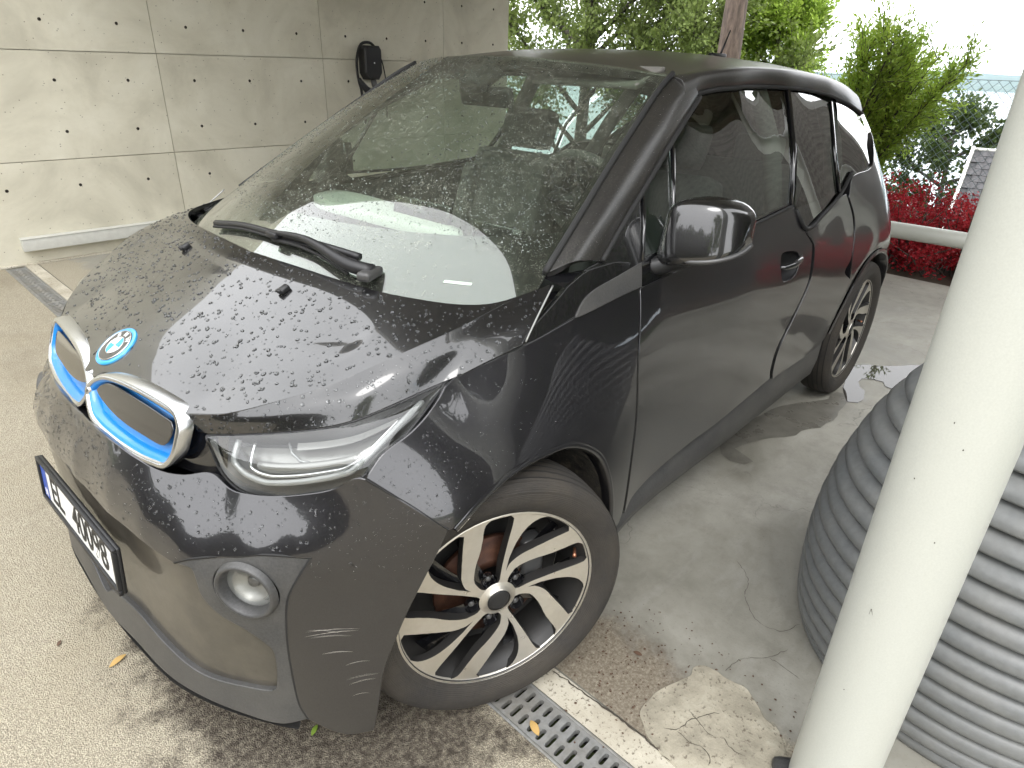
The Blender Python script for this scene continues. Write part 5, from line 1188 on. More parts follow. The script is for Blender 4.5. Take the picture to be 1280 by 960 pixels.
# ---- wet patches and puddle on the slab (thin films with ragged outlines)
def film(nm, pts, z, mt, jag=.02, seed=1, step=.03):
    rnd = random.Random(seed); ol = outline(pts, step); ol = ol + np.array([[rnd.gauss(0, jag), rnd.gauss(0, jag)] for _ in ol]) * .6
    ol = catmull(ol, step=step * .4, closed=True)
    q = MB(); cut_panel(q, [tuple(p) for p in ol], lambda uv: np.c_[uv, np.full(len(uv), z)], (0, 0, 1), step=.12, flange=False)
    return tag(q.build(nm, mt), kind='structure')
film('puddle', [(-2.8050, 0.8557), (-2.9451, 0.8290), (-3.0364, 0.8711), (-3.1103, 0.9882), (-3.2748, 1.1160), (-3.4891, 1.3990), (-3.4216, 1.5244), (-3.0932, 1.2756), (-2.9456, 1.1046), (-2.7893, 1.1007), (-2.8251, 1.0558), (-2.8698, 1.0032), (-2.8166, 0.9236), (-2.7266, 0.9465), (-2.6246, 1.0048), (-2.4928, 1.0127), (-2.4631, 0.9714), (-2.5807, 0.9103)], .004, 'puddle_water', .006, 3, .05)
film('wet_patch', [(-1.5852, 0.7040), (-1.8204, 0.6887), (-2.1113, 0.7213), (-2.2923, 0.7918), (-2.4100, 0.8703), (-2.5782, 0.8949), (-2.5373, 0.9322), (-2.4477, 0.9684), (-2.3598, 0.9656), (-2.2493, 0.9826), (-2.1628, 0.9741), (-2.0731, 0.9495), (-2.0318, 0.9085), (-1.9233, 0.8938), (-1.8217, 0.8230), (-1.6883, 0.7687), (-1.6184, 0.7560), (-1.5860, 0.8516), (-1.5373, 0.8555), (-1.5178, 0.7743)], .002, 'wet_concrete', .006, 5, .05)

# ---- crumbled cement patch by the pillar foot, with open cracks
pp = [(-0.1991, 1.1633), (-0.2357, 1.1573), (-0.2819, 1.1634), (-0.3485, 1.1859), (-0.4242, 1.2007), (-0.4591, 1.2216), (-0.4569, 1.2732), (-0.4609, 1.3294), (-0.4244, 1.3901), (-0.3998, 1.4471), (-0.3734, 1.4821), (-0.2999, 1.4937), (-0.1940, 1.4513), (-0.1383, 1.3785), (-0.1328, 1.3081), (-0.1596, 1.2256)]
rp = np.array([(p[0], p[1]) for p in pp]); PPC = rp.mean(0)
def patch_z(uv):
    d = seg_dist(catmull(rp, step=.02, closed=True), uv); return np.c_[uv, .003 + .007 * np.clip(d / .06, 0, 1) ** .7 + .002 * np.sin(uv[:, 0] * 43) * np.sin(uv[:, 1] * 37)]
rnd = random.Random(4); pj = catmull(catmull(rp, step=.03, closed=True) + np.array([[rnd.gauss(0, .004), rnd.gauss(0, .004)] for _ in catmull(rp, step=.03, closed=True)]), step=.012, closed=True)
q = MB(); cut_panel(q, [tuple(p) for p in pj], patch_z, (0, 0, 1), step=.02, depth=.02, rad=.002); patch = tag(q.build('cement_patch', 'cement_patch'), kind='structure')
def crack(pts, w, seed, par, zf):
    rnd = random.Random(seed); P = catmull(pts, step=.010); P = P + np.array([[rnd.gauss(0, .0016), rnd.gauss(0, .0016)] for _ in P]); T = np.gradient(P, axis=0); N = np.stack([-T[:, 1], T[:, 0]], 1); N /= np.linalg.norm(N, axis=1)[:, None] + 1e-9
    ww = np.array([w * rnd.uniform(.35, 1.0) for _ in P]); ww[0] = ww[-1] = 0; L, R_ = P + N * ww[:, None], P - N * ww[:, None]; n = len(P)
    q = MB(); q.add([(*p, z) for p, z in zip(L, zf(L))] + [(*p, z) for p, z in zip(R_, zf(R_))], [(i, i + 1, n + i + 1, n + i) for i in range(n - 1)]); q.build('crack', 'crack_dark', par)
zf = lambda P: patch_z(P)[:, 2] + .0012
for k, c in enumerate(([(-0.2022, 1.2324), (-0.2187, 1.2594), (-0.2620, 1.2694), (-0.3131, 1.2967), (-0.3405, 1.3188)], [(-0.2187, 1.2594), (-0.2103, 1.2977), (-0.2188, 1.3281), (-0.2108, 1.3557), (-0.1882, 1.3610)], [(-0.2927, 1.2550), (-0.2804, 1.2822), (-0.2699, 1.3101), (-0.2658, 1.3407)], [(-0.2810, 1.3504), (-0.2662, 1.3873), (-0.2683, 1.4194)])): crack(c, .0013, k, patch, zf)
slabo = bpy.data.objects['carport_floor']
for k, c in enumerate(([(-0.1472, 0.9148), (-0.1507, 1.0610), (-0.1512, 1.1723), (-0.1462, 1.2269), (-0.1394, 1.3152)],)): 
    q = tag(MB().build('x', 'crack_dark'), kind='structure') if False else None
    crack(c, .0035, 20 + k, patch, lambda P: np.full(len(P), .0035))
for k, c in enumerate(([(-0.4768, 1.2635), (-0.5472, 1.2780), (-0.6114, 1.3329), (-0.6803, 1.3636)], [(-0.6114, 1.3329), (-0.6076, 1.3808), (-0.5986, 1.4291)], [(-0.7955, 1.1765), (-0.7246, 1.2475), (-0.7293, 1.3201), (-0.8033, 1.3521)], [(-0.9388, 1.0823), (-0.8743, 1.1544), (-0.7955, 1.1765)])): crack(c, .0008, 40 + k, patch, lambda P: np.full(len(P), .0025))

# ---- board-marked concrete wall, one piece per formwork panel
wall = empty('concrete_wall', (0, 0, 0), BY); tag(wall, 'cream fair-faced concrete wall with tie holes and formwork joints beside the carport', 'wall')
WY = -4.344
def wall_panel_mesh(w, h):
    q = MB(); cols = [c for c in (.263, .739, 1.235) if c < w - .05]; hs = []
    for cx in cols:
        for cz in (.195, .545): hs.append([(cx + .0115 * math.cos(2 * math.pi * k / 12), cz + .0115 * math.sin(2 * math.pi * k / 12)) for k in range(12)])
    g = .0026
    V = [(g, g), (w - g, g), (w - g, h - g), (g, h - g)]; E = [(i, (i + 1) % 4) for i in range(4)]; poly = list(V)
    for hh in hs: o = len(V); V += hh; E += [(o + i, o + (i + 1) % 12) for i in range(12)]
    r = delaunay_2d_cdt([Vector(p) for p in V], E, [], 0, 1e-7); V2 = np.array([tuple(p) for p in r[0]]); T = np.array(r[2]); C = V2[T].mean(1); keep = np.ones(len(T), bool)
    for hh in hs: keep &= ~inside(np.array(hh), C)
    q.add([(-x, 0, z) for x, z in V2], T[keep][:, ::1])
    n = 4; q.add([(-x, 0, z) for x, z in poly] + [(-x, -.02, z) for x, z in poly], [(i, (i + 1) % n, n + (i + 1) % n, n + i) for i in range(n)])
    for hh in hs:
        n = 12; q.add([(-x, 0, z) for x, z in hh] + [(-x, -.022, z) for x, z in hh], [(i, (i + 1) % n, n + (i + 1) % n, n + i) for i in range(n)] + [tuple(range(n, 2 * n))], None, 1)
    return q.mesh('wall_panel', ['wall_concrete', 'hole_dark'], False)
pm_, pe_ = wall_panel_mesh(1.480, .737), wall_panel_mesh(.985, .737)
for i in range(6):
    for j in range(5):
        x0 = 3.085 - 1.480 * i
        o = bpy.data.objects.new('wall_panel', pe_ if i == 5 else pm_); o.location = (x0 if i < 5 else 3.085 - 7.40 , WY, .737 * j + .0); link(o, wall)
q = MB(); q.box((-1.11, WY - .141, 1.842), (8.38, .22, 3.682)); q.build('wall_core', 'wall_concrete', wall, False)
q = MB(); q.box((-1.11, WY + .004, .002), (8.38, .05, .022), .008); q.build('wall_foot', 'strip_concrete', wall)
# ---- white cable duct along the foot of the wall
dt = empty('cable_duct', (0, 0, 0), BY); tag(dt, 'long pale cable duct running low along the concrete wall', 'cable duct')
q = MB(); q.box((-2.70, WY + .035, .155), (5.15, .066, .088), .003); q.build('duct_body', 'duct_white', dt)
q = MB(); q.box((-2.70, WY + .036, .2025), (5.156, .072, .007), .002); q.build('duct_lid', 'duct_white', dt)

# ---- wall charger
cg = empty('wall_charger', (-3.33, WY, 1.45), 0); cg.rotation_euler = (0, 0, BY); cg.location = Matrix.Rotation(BY, 3, 'Z') @ Vector((-3.33, WY, 1.45))
tag(cg, 'black wall charging box with coiled cable on the concrete wall', 'charger')
def hexa(s, d0, d1):
    o = [(-.075, .15), (.075, .15), (.098, .12), (.098, -.09), (.06, -.15), (-.06, -.15), (-.098, -.09), (-.098, .12)]
    q = MB(); n = len(o); q.add([(x * s, d0, z * s) for x, z in o] + [(x * s, d1, z * s) for x, z in o] + [(x * s * .88, d1 + .018, z * s * .9) for x, z in o], [(i, (i + 1) % n, n + (i + 1) % n, n + i) for i in range(n)] + [(n + i, n + (i + 1) % n, 2 * n + (i + 1) % n, 2 * n + i) for i in range(n)] + [tuple(range(2 * n, 3 * n))]); return q
hexa(1, .0, .10).build('charger_body', 'black_plastic', cg, False)
q = MB(); q.box((-.0, .121, .0), (.012, .004, .012), .001); q.build('status_light', 'badge_white', cg)
q = MB(); q.tube(catmull([(-.07, .05, .13), (0, .06, .175), (.10, .06, .16), (.155, .06, .05), (.165, .06, -.06), (.15, .06, -.17), (.13, .06, -.24), (.12, .06, -.40), (.10, .06, -.55)], n=40), .013, 8); q.build('charging_cable', 'rubber', cg)
q = MB(); q.tube(catmull([(-.09, .05, .10), (-.13, .06, .02), (-.16, .06, -.10), (-.17, .06, -.20), (-.17, .05, -.5)], n=20), .006, 6); q.build('supply_cable', 'rubber', cg)
q = MB(); q.tube(catmull([(.15, .06, -.14), (.12, .07, -.19), (.085, .08, -.235), (.06, .09, -.255)], n=10), [.018, .02, .022, .026, .028, .03, .032, .032, .034, .034], 10); q.build('charging_plug', 'black_plastic', cg)
q = MB(); q.tube([(-.0, .08, -.14), (-.01, .09, -.20), (-.03, .10, -.24)], [.026, .03, .022], 10); q.build('cable_holster', 'dark_plastic', cg)

# ---- carport roof slab and its edge beam
q = MB(); _ro = [(-.03, -4.32), (-.36, 2.0), (-6.4, 2.0), (-6.4, -4.32)]
q.add([(x, y, z) for z in (3.12, 3.36) for x, y in _ro], [(3, 2, 1, 0), (4, 5, 6, 7)] + [(i, (i + 1) % 4, 4 + (i + 1) % 4, 4 + i) for i in range(4)]); q.box((-3.45, 1.90, 3.05), (5.80, .14, .16), .006); tag(place(q, 'carport_roof', 'ceiling_concrete', False), 'grey concrete carport roof slab above the car', 'roof')
# ---- round steel column, rail at the far edge
pil = empty('steel_column', (-.318, 1.588, 0)); tag(pil, 'thick cream painted round steel column standing in front of the ribbed tank', 'column')
q = MB(); q.lathe([(.0835, .02), (.0835, 1.3), (.0835, 3.12)], 64, c=(0, 0, 0)); q.build('column_shaft', 'cream_steel', pil)
q = MB(); q.lathe([(.092, .0), (.092, .014), (.0875, .022), (.08, .022)], 48); q.build('column_collar', 'dark_plastic', pil)
# a torn flake of paint and small chips
q = MB()
def on_col(ang, z, r=.0839): return (r * math.cos(ang), r * math.sin(ang), z)
q.add([on_col(-.345, .612), on_col(-.335, .614), on_col(-.25, .598), on_col(-.26, .600)], [(0, 1, 2, 3)]); q.add([on_col(-.352, .612), on_col(-.344, .613), on_col(-.344, .598), on_col(-.350, .600)], [(0, 1, 2, 3)])
q.build('paint_chip', 'crack_dark', pil)
for k, (a, z) in enumerate(((-.42, .90), (.18, .98), (-.10, 1.02), (.30, .80), (-.30, .40))):
    q = MB(); n = 7; q.add([on_col(a + .016 * math.cos(t) * (.6 + .4 * ((k + i) % 2)), z + .0018 * math.sin(t)) for i, t in enumerate(np.linspace(0, 2 * math.pi, n, endpoint=False))], [tuple(range(n))]); q.build('paint_chip', 'hole_dark', pil)
p2 = empty('steel_column', (-5.02, 1.72, 0)); tag(p2, 'cream round steel column at the far garden end of the carport', 'column')
q = MB(); q.lathe([(.1065, .0), (.1065, 3.12)], 48); q.build('column_shaft', 'cream_steel', p2)
rl = empty('steel_rail', (-5.05, .6, .398)); tag(rl, 'cream round steel rail at bumper height between carport and red hedge', 'rail')
q = MB(); q.tube([(.11, -3.6, 0), (.05, -1.6, 0), (.0, .0, 0), (-.01, 1.02, 0)], .062, 24); q.build('rail_tube', 'cream_steel', rl)
q = MB(); q.tube([(.05, -2.2, -.398), (.05, -2.2, 0)], .045, 16); q.build('rail_post', 'cream_steel', rl)

# ---- ribbed grey beehive-shaped tank
tk = empty('ribbed_tank', (-1.06, 1.765, 0)); tag(tk, 'grey ribbed plastic rain tank shaped like a beehive behind the cream column', 'tank')
tz = [0, .05, .12, .24, .35, .48, .57, .66, .75, .82, .90, .97, 1.02]; tr_ = [.475, .492, .500, .505, .500, .480, .455, .425, .380, .338, .275, .19, .09]
NR = 18; zz = np.linspace(.0, 1.0, NR + 1); zz = zz ** 1.06 * .99
for i in range(NR):
    q = MB(); z0, z1 = zz[i], zz[i + 1]; r0, r1 = np.interp([z0, z1], tz, tr_)
    prof = [(r0 - .060, z0 + .010), (r0 - .006, z0 - .001), (r0 + .004, z0 + .003), (r0 + .006, z0 + .009)]
    for f in (.35, .6, .85, 1.0): prof.append(((r0 + .006) * (1 - f) + (r1 - .038) * f + .018 * math.sin(math.pi * f), z0 + .009 + (z1 - z0 - .006) * f))
    q.lathe(prof, 96); q.build('tank_rib', 'tank_grey', tk)
q = MB(); q.lathe([(.16, .97), (.16, 1.03), (.13, 1.05), (.0, 1.055)], 48); q.build('tank_lid', 'tank_grey', tk)
# dark rubber wedge lying at the column foot
q = MB(); q.box((*(-0.2811, 1.5299), .020), (.11, .085, .04), .018, .6); tag(q.build('rubber_wedge', 'dark_plastic'), 'small dark rubber wedge lying at the foot of the cream column', 'wedge')

# ---- fallen leaves
mat('leaf_dry', (.42, .27, .09), .7); mat('leaf_brown', (.085, .045, .026), .7); mat('leaf_green', (.16, .25, .03), .6)
def fallen(pos, size, rz, mt, label, z=.004):
    q = MB(); n = 9; t = np.linspace(0, 1, n); w = .22 * np.sin(np.pi * t) ** .8; V = [(x - .5, a, .05 * math.sin(x * 4) + .06 * abs(a)) for x, a in zip(t, w)] + [(x - .5, -a, .05 * math.sin(x * 4) + .06 * abs(a)) for x, a in zip(t, w)] + [(x - .5, 0, .05 * math.sin(x * 4)) for x in t]
    q.add([(x * size, y * size, zz_ * size) for x, y, zz_ in V], [(i, i + 1, 2 * n + i + 1, 2 * n + i) for i in range(n - 1)] + [(2 * n + i, 2 * n + i + 1, n + i + 1, n + i) for i in range(n - 1)])
    o = q.build('fallen_leaf', mt); o.location = (pos[0], pos[1], z); o.rotation_euler = (.1, .05, rz); tag(o, label, 'leaf', 'fallen leaves on the ground')
fallen((0.0192, 0.9928), .045, 1.2, 'leaf_dry', 'dry yellow leaf lying on the steel drain grate')
fallen((0.6518, 0.0335), .050, .2, 'leaf_dry', 'narrow yellow leaf on the driveway in front of the bumper')
fallen((-0.3612, 1.0554), .028, 1.9, 'leaf_brown', 'small brown leaf on the concrete between tyre and cement patch')
fallen((0.7401, -0.1457), .022, .9, 'leaf_brown', 'tiny reddish leaf on the driveway at the left of the car')
fallen((0.4006, 0.6004), .030, .5, 'leaf_green', 'small green leaf under the corner of the front bumper')
rnd = random.Random(11)
q = MB()
for k in range(420):
    if rnd.random() < .6: x, y = rnd.gauss(-.26, .10), rnd.uniform(.85, 1.55)
    else: x, y = rnd.uniform(-.55, -.2), rnd.uniform(.9, 1.5)
    s = rnd.uniform(.0015, .0045); a = rnd.uniform(0, 6.3); el = rnd.uniform(.4, 1)
    q.add([(x + s * math.cos(a + t) * (1 if i % 2 else el), y + s * math.sin(a + t) * (1 if i % 2 else el), .0035 + (s * .5 if i == 4 else 0)) for i, t in enumerate((0, 1.57, 3.14, 4.71))] + [(x, y, .0035 + s * .7)], [(0, 1, 4), (1, 2, 4), (2, 3, 4), (3, 0, 4)])
tag(q.build('leaf_litter', 'leaf_brown', None, False), 'dark crumbs of leaf litter scattered beside the drain', 'litter', kind='stuff')

# ================================================================== GARDEN AND DISTANCE
def leaf_mat(name, c1, c2, c3, trans=.35):
    m = bpy.data.materials.new(name); m.use_nodes = True; t = m.node_tree; b = NB(m); MATS[name] = m
    c = b.coord(); n = b.noise(c, 2.2, 4, .6); n2 = b.noise(c, 40, 2, .5)
    col = b.ramp(b.math('ADD', b.math('MULTIPLY', n, .55), b.math('MULTIPLY', n2, .45)), [(.34, c1), (.5, c2), (.66, c3)])
    b.set('Base Color', col); b.set('Roughness', .5); b.b.inputs['Specular IOR Level'].default_value = .25
    tr = b.n('ShaderNodeBsdfTranslucent'); b.l(col, tr.inputs[0]); mx = b.n('ShaderNodeMixShader'); mx.inputs[0].default_value = trans
    o = t.nodes['Material Output']; b.l(b.b.outputs[0], mx.inputs[1]); b.l(tr.outputs[0], mx.inputs[2]); b.l(mx.outputs[0], o.inputs[0]); return m
leaf_mat('leaf_willow', (.15, .24, .035), (.31, .44, .065), (.48, .60, .11))
leaf_mat('leaf_birch', (.10, .14, .04), (.19, .25, .07), (.30, .36, .12))
leaf_mat('leaf_dark', (.03, .05, .014), (.05, .08, .02), (.085, .115, .03))
leaf_mat('leaf_red', (.16, .014, .018), (.40, .022, .034), (.60, .07, .075), .3)
def bark(name, c1, c2):
    m = mat(name, c1, .9); b = NB(m); n = b.noise(b.coord(scale=(1, 1, .25)), 22, 6, .7); b.set('Base Color', b.ramp(n, [(.35, c1), (.65, c2)])); b.bump(n, .7, .02)
bark('bark_pine', (.07, .052, .042), (.17, .125, .10)); bark('bark_grey', (.035, .03, .024), (.10, .09, .07))
def leaves(nm, P, D, length, width, mt, parent, seed=0):
    """one mesh of small rhombic leaves at P, roughly along D"""
    r = np.random.default_rng(seed); n = len(P)
    d = D + r.normal(0, .55, (n, 3)); d /= np.linalg.norm(d, axis=1)[:, None]
    s = np.cross(d, r.normal(0, 1, (n, 3))); s /= np.linalg.norm(s, axis=1)[:, None]
    L = length * r.uniform(.6, 1.25, n)[:, None]; Wd = width * r.uniform(.7, 1.2, n)[:, None]
    V = np.stack([P, P + d * L * .5 + s * Wd * .5, P + d * L, P + d * L * .5 - s * Wd * .5], 1).reshape(-1, 3)
    me = bpy.data.meshes.new(nm); me.vertices.add(4 * n); me.vertices.foreach_set('co', V.astype(np.float32).ravel())
    me.loops.add(4 * n); me.loops.foreach_set('vertex_index', np.arange(4 * n, dtype=np.int32)); me.polygons.add(n); me.polygons.foreach_set('loop_start', np.arange(0, 4 * n, 4, dtype=np.int32)); me.polygons.foreach_set('loop_total', np.full(n, 4, np.int32))
    me.materials.append(MATS[mt]); me.update(calc_edges=True); me.validate()
    return link(bpy.data.objects.new(nm, me), parent)
def grow(root, base, height, spread, n_limb, n_twig, twig_len, n_leaf, leaf, lm, bm_, trunk_r, seed, lean=(0, 0), low=.25, droop=.0, up=.5, trunk=True, crown_pow=1.0):
    """trunk, limbs and twigs as tapered tubes in one mesh, leaves along the twigs in another"""
    r = np.random.default_rng(seed); base = np.array(base, float); tb = MB(); P, D = [], []
    tips = np.array([lean[0], lean[1], 1.0]) * height
    def tr(t): return tips * t + np.array([math.sin(t * 5 + seed) * .03, math.cos(t * 4 + seed) * .03, 0]) * height * t
    if trunk: tb.tube([tr(t) for t in np.linspace(0, .95, 9)], list(np.linspace(trunk_r, trunk_r * .18, 9)), 10)
    for i in range(n_limb):
        t0 = low + (1 - low) * ((i + r.uniform(0, 1)) / n_limb) ** .9 * .95; a = i * 2.4 + r.uniform(-.5, .5)
        out = np.array([math.cos(a), math.sin(a), 0]); ln = spread * (1.05 - .75 * max(0, (t0 - low) / (1 - low)) ** 1.4) * r.uniform(.75, 1.15)
        p0 = tr(t0) if trunk else np.array([math.cos(a), math.sin(a), 0]) * spread * .12 * r.uniform(0, 1)
        if trunk: pts = [p0 + out * ln * s + np.array([0, 0, up * ln * s - droop * ln * s * s]) for s in np.linspace(0, 1, 6)]
        else: pts = [p0 + out * ln * (s ** 1.5) * r.uniform(.9, 1.0) + np.array([0, 0, height * r.uniform(.65, 1.0) * s]) if False else p0 + out * ln * (s ** 1.4) + np.array([0, 0, (height * (.55 + .45 * ((i * .618) % 1))) * s]) for s in np.linspace(0, 1, 7)]
        tb.tube(pts, list(np.linspace(max(.012, trunk_r * .38), .004, len(pts))), 6)
        pts = np.array(pts); m = len(pts)
        for k in range(n_twig):
            s = r.uniform(.15, 1.0) ** .8 * (m - 1); i0 = min(int(s), m - 2); q = pts[i0] + (pts[i0 + 1] - pts[i0]) * (s - i0); ax = pts[i0 + 1] - pts[i0]; ax /= np.linalg.norm(ax)
            d = ax * .6 + r.normal(0, .6, 3) + np.array([0, 0, .25 + up * .3 - droop * .8]); d /= np.linalg.norm(d); tl = twig_len * r.uniform(.5, 1.2)
            e = q + d * tl + np.array([0, 0, -droop * tl * .4]); tb.tube([q, (q + e) / 2 + np.array([0, 0, .03 * tl]), e], [.006, .004, .002], 3, False)
            u = r.uniform(.05, 1.05, n_leaf)[:, None]; P.append(q + (e - q) * u + r.normal(0, twig_len * .09, (n_leaf, 3))); D.append(np.repeat(d[None], n_leaf, 0))
    tb.build('trunk', bm_, root); leaves('crown', np.vstack(P), np.vstack(D), leaf[0], leaf[1], lm, root, seed)
def tree(nm, loc, label, cat, **kw):
    o = empty(nm, loc); tag(o, label, cat, kw.pop('group', None)); grow(o, (0, 0, 0), **kw); return o
# terrain: level by the house, falling away behind the carport
def terr_z(x, y):
    d = np.clip(-6.6 - x, 0, None); z = -.06 - .30 * np.minimum(d, 90) - np.clip(d - 90, 0, 200) * .18 ; return z
xs = np.concatenate([np.linspace(70, 0, 8), np.linspace(-5, -30, 40), np.linspace(-34, -330, 20)]); ys = np.linspace(-260, 260, 60)
G = np.array([[(x, y, float(terr_z(x, y)) + (.25 * math.sin(x * .35) * math.sin(y * .3) if x < -9 else 0)) for y in ys] for x in xs])
m = mat('meadow', (.07, .09, .03), .95); b = NB(m); c = b.coord(); n = b.noise(c, .6, 8, .7); b.set('Base Color', b.ramp(n, [(.3, (.035, .05, .015)), (.6, (.08, .10, .035)), (.8, (.13, .13, .06))])); b.bump(n, .5, .2)
mb = MB(); add_grid(mb, G, (0, 0, 1)); tag(mb.build('terrain', 'meadow'), kind='structure')
# soil bed under the hedge
m = mat('soil', (.06, .045, .03), .95)
tag(place(flat(-7.2, -5.255, -5, 5, -.045), 'planting_bed', 'soil'), kind='structure')
# fjord and far hills
m = mat('fjord_water', (.05, .12, .16), .12); tag(flat(-16000, -250, -9000, 9000, -62).build('fjord', 'fjord_water'), kind='structure')
m = mat('forest_far', (.05, .085, .05), .95); b = NB(m); c = b.coord(scale=(.004, .004, .004)); n = b.noise(c, 4, 8, .7); b.set('Base Color', b.ramp(n, [(.35, (.03, .06, .035)), (.6, (.07, .11, .06)), (.72, (.35, .34, .30))]))
rows = []
r_ = np.random.default_rng(2); yy = np.linspace(-6000, 6000, 80); ridge = 30 + 40 * np.sin(yy * .0011 + 1) + 25 * np.sin(yy * .0031) + r_.normal(0, 5, 80)
for f, xo in ((0, -4200), (.35, -4600), (.75, -5200), (1, -5900), (.6, -7000)): rows.append([(xo + 150 * math.sin(y * .002), y, -62 + (h + 62) * f) for y, h in zip(yy, ridge)])
mb = MB(); add_grid(mb, np.array(rows), (0, 0, 1)); tag(mb.build('hills', 'forest_far'), kind='structure')

# willow bush in full view
tree('willow_bush', (-8.0, -1.12, -.55), 'bright green willow-like bush with narrow leaves behind the red hedge', 'bush', height=2.40, spread=1.16, n_limb=54, n_twig=44, twig_len=.36, n_leaf=34, leaf=(.066, .021), lm='leaf_willow', bm_='bark_grey', trunk_r=.05, seed=3, trunk=False, up=.6)
# red hedge
hd = empty('red_hedge', (-5.95, .2, -.05)); tag(hd, 'dark red barberry hedge behind the cream steel rail', 'hedge')
r = np.random.default_rng(5); tb = MB(); P, D = [], []
for i in range(400):
    b0 = np.array([r.uniform(-.45, .45), r.uniform(-2.6, 2.4), 0]); h = r.uniform(.38, .72) * (1 - .25 * abs(b0[0]) / .45); ln = np.array([r.normal(0, .18) + b0[0] * .4, r.normal(0, .18), 0])
    e = b0 + ln + np.array([0, 0, h]); tb.tube([b0, (b0 + e) / 2 + ln * -.15, e], [.008, .006, .003], 4, False)
    for k in range(13):
        u = r.uniform(.08, 1); q = b0 + (e - b0) * u; d = r.normal(0, 1, 3); d[2] = abs(d[2]) * .6; d /= np.linalg.norm(d); n = 16
        P.append(q + d * .17 * r.uniform(0, 1, (n, 1)) + r.normal(0, .02, (n, 3))); D.append(np.repeat(d[None], n, 0))
tb.build('stems', 'bark_grey', hd); leaves('crown', np.vstack(P), np.vstack(D), .034, .020, 'leaf_red', hd, 8)
# pine with bare reddish trunk, leafy trees behind the roof line
tree('pine_tree', (-9.3, -3.30, -1.0), 'tall pine with a bare reddish trunk above the roof aerial', 'tree', height=9.0, spread=2.2, n_limb=14, n_twig=26, twig_len=.6, n_leaf=18, leaf=(.10, .02), lm='leaf_dark', bm_='bark_pine', trunk_r=.23, seed=7, lean=(.0, .03), low=.52, up=.15)
tree('broadleaf_tree', (-13.0, -8.6, -2.2), 'leafy tree with dark branches just right of the concrete wall end', 'tree', height=8.2, spread=3.2, n_limb=26, n_twig=54, twig_len=.9, n_leaf=34, leaf=(.10, .07), lm='leaf_birch', bm_='bark_grey', trunk_r=.20, seed=9, low=.12, up=.75)
tree('broadleaf_tree', (-14.0, -6.2, -2.6), 'leafy tree behind the car roof, left of the pine trunk', 'tree', height=7.6, spread=2.8, n_limb=26, n_twig=54, twig_len=.85, n_leaf=34, leaf=(.10, .065), lm='leaf_birch', bm_='bark_grey', trunk_r=.16, seed=12, low=.12, up=.7)
tree('broadleaf_tree', (-15.0, -5.0, -2.9), 'light green tree right of the pine trunk, behind the car roof', 'tree', height=5.9, spread=1.4, n_limb=26, n_twig=46, twig_len=.6, n_leaf=34, leaf=(.10, .055), lm='leaf_willow', bm_='bark_grey', trunk_r=.13, seed=15, low=.10, up=.9)
tree('broadleaf_tree', (-27.0, -3.0, -7.2), 'round dark green tree behind the grey shingled house roof', 'tree', height=7.6, spread=2.4, n_limb=18, n_twig=34, twig_len=.9, n_leaf=20, leaf=(.17, .12), lm='leaf_dark', bm_='bark_grey', trunk_r=.2, seed=18, low=.2, up=.5)
# trees round the drive, behind the photographer: they show in paint and glass
for k, (x, y, h, lb) in enumerate(((10.5, -8.0, 6.6, 'broad tree at the left side of the drive in front of the car'), (7.5, 8.5, 5.6, 'tree at the right side of the drive in front of the car'), (6.5, -8.5, 6.0, 'tree beyond the concrete wall end on the drive'))):
    tree('garden_tree', (x, y, -.05), lb, 'tree', height=h, spread=h * .36, n_limb=16, n_twig=26, twig_len=.9, n_leaf=16, leaf=(.20, .13), lm=('leaf_dark', 'leaf_birch')[k % 2], bm_='bark_grey', trunk_r=.18, seed=30 + k, low=.22, up=.55)
# unseen plank shed, added and made tall to block sky from the side window reflections
sh = empty('added_shed', (-7.6, 1.35, -.35), BY); tag(sh, 'grey plank shed added out of view to fill the side window reflections', 'shed')
grain('shed_wood', (.13, .123, .11), .85, 14, .35, .2)
q = MB(); q.box((-1.5, 1.9, 2.3), (2.9, 3.7, 4.6)); q.build('shed_core', 'shed_wood', sh, False)
pmsh = MB(); pmsh.box((0, 0, 0), (.012, 3.8, .1468), .0005); pmsh = pmsh.mesh('plank', 'shed_wood', False)
for k in range(31): o = bpy.data.objects.new('plank', pmsh); o.location = (-.035, 1.9, .08 + k * .147); link(o, sh)
q = MB(); q.box((-1.5, 1.9, 4.66), (3.4, 4.2, .10), .01); q.build('shed_roof', 'ceiling_concrete', sh)
# unseen hedges added at the right and front to darken the paint's reflections
def hedge(nm, loc, rz, size, nleaf, lf, lm, label, seed):
    o = empty(nm, loc, rz); tag(o, label, 'hedge'); r = np.random.default_rng(seed); L, D_, H = size
    n = nleaf; f = r.uniform(0, 1, n); y = r.uniform(-L / 2, L / 2, n); z = H * r.uniform(0, 1, n) ** .9; bul = .12 * np.sin(y * 2.1 + seed) + .10 * np.sin(z * 2.3 + y * .7)
    side = np.where(r.uniform(0, 1, n) < .8, 1, -1); x = side * (D_ / 2 + bul - r.exponential(.07, n)); top = r.uniform(0, 1, n) < .14; x = np.where(top, r.uniform(-D_ / 2, D_ / 2, n), x); z = np.where(top, H + .12 * np.sin(y * 1.7) + r.normal(0, .10, n), z)
    P = np.stack([x, y, z], 1); dd = np.stack([side * .8, r.normal(0, .3, n), .5 + 0 * x], 1)
    leaves('crown', P, dd, lf[0], lf[1], lm, o, seed)
    q = MB(); q.box((0, 0, H / 2), (D_ * .72, L * .98, H * .97), .05); q.build('inner_twigs', 'bark_grey', o)
    for k in range(int(L / 1.2)): q = MB(); q.tube([(0, -L / 2 + .6 + k * 1.2, -.1), (0, -L / 2 + .6 + k * 1.2, H * .5)], [.06, .03], 6); q.build('trunk', 'bark_grey', o)
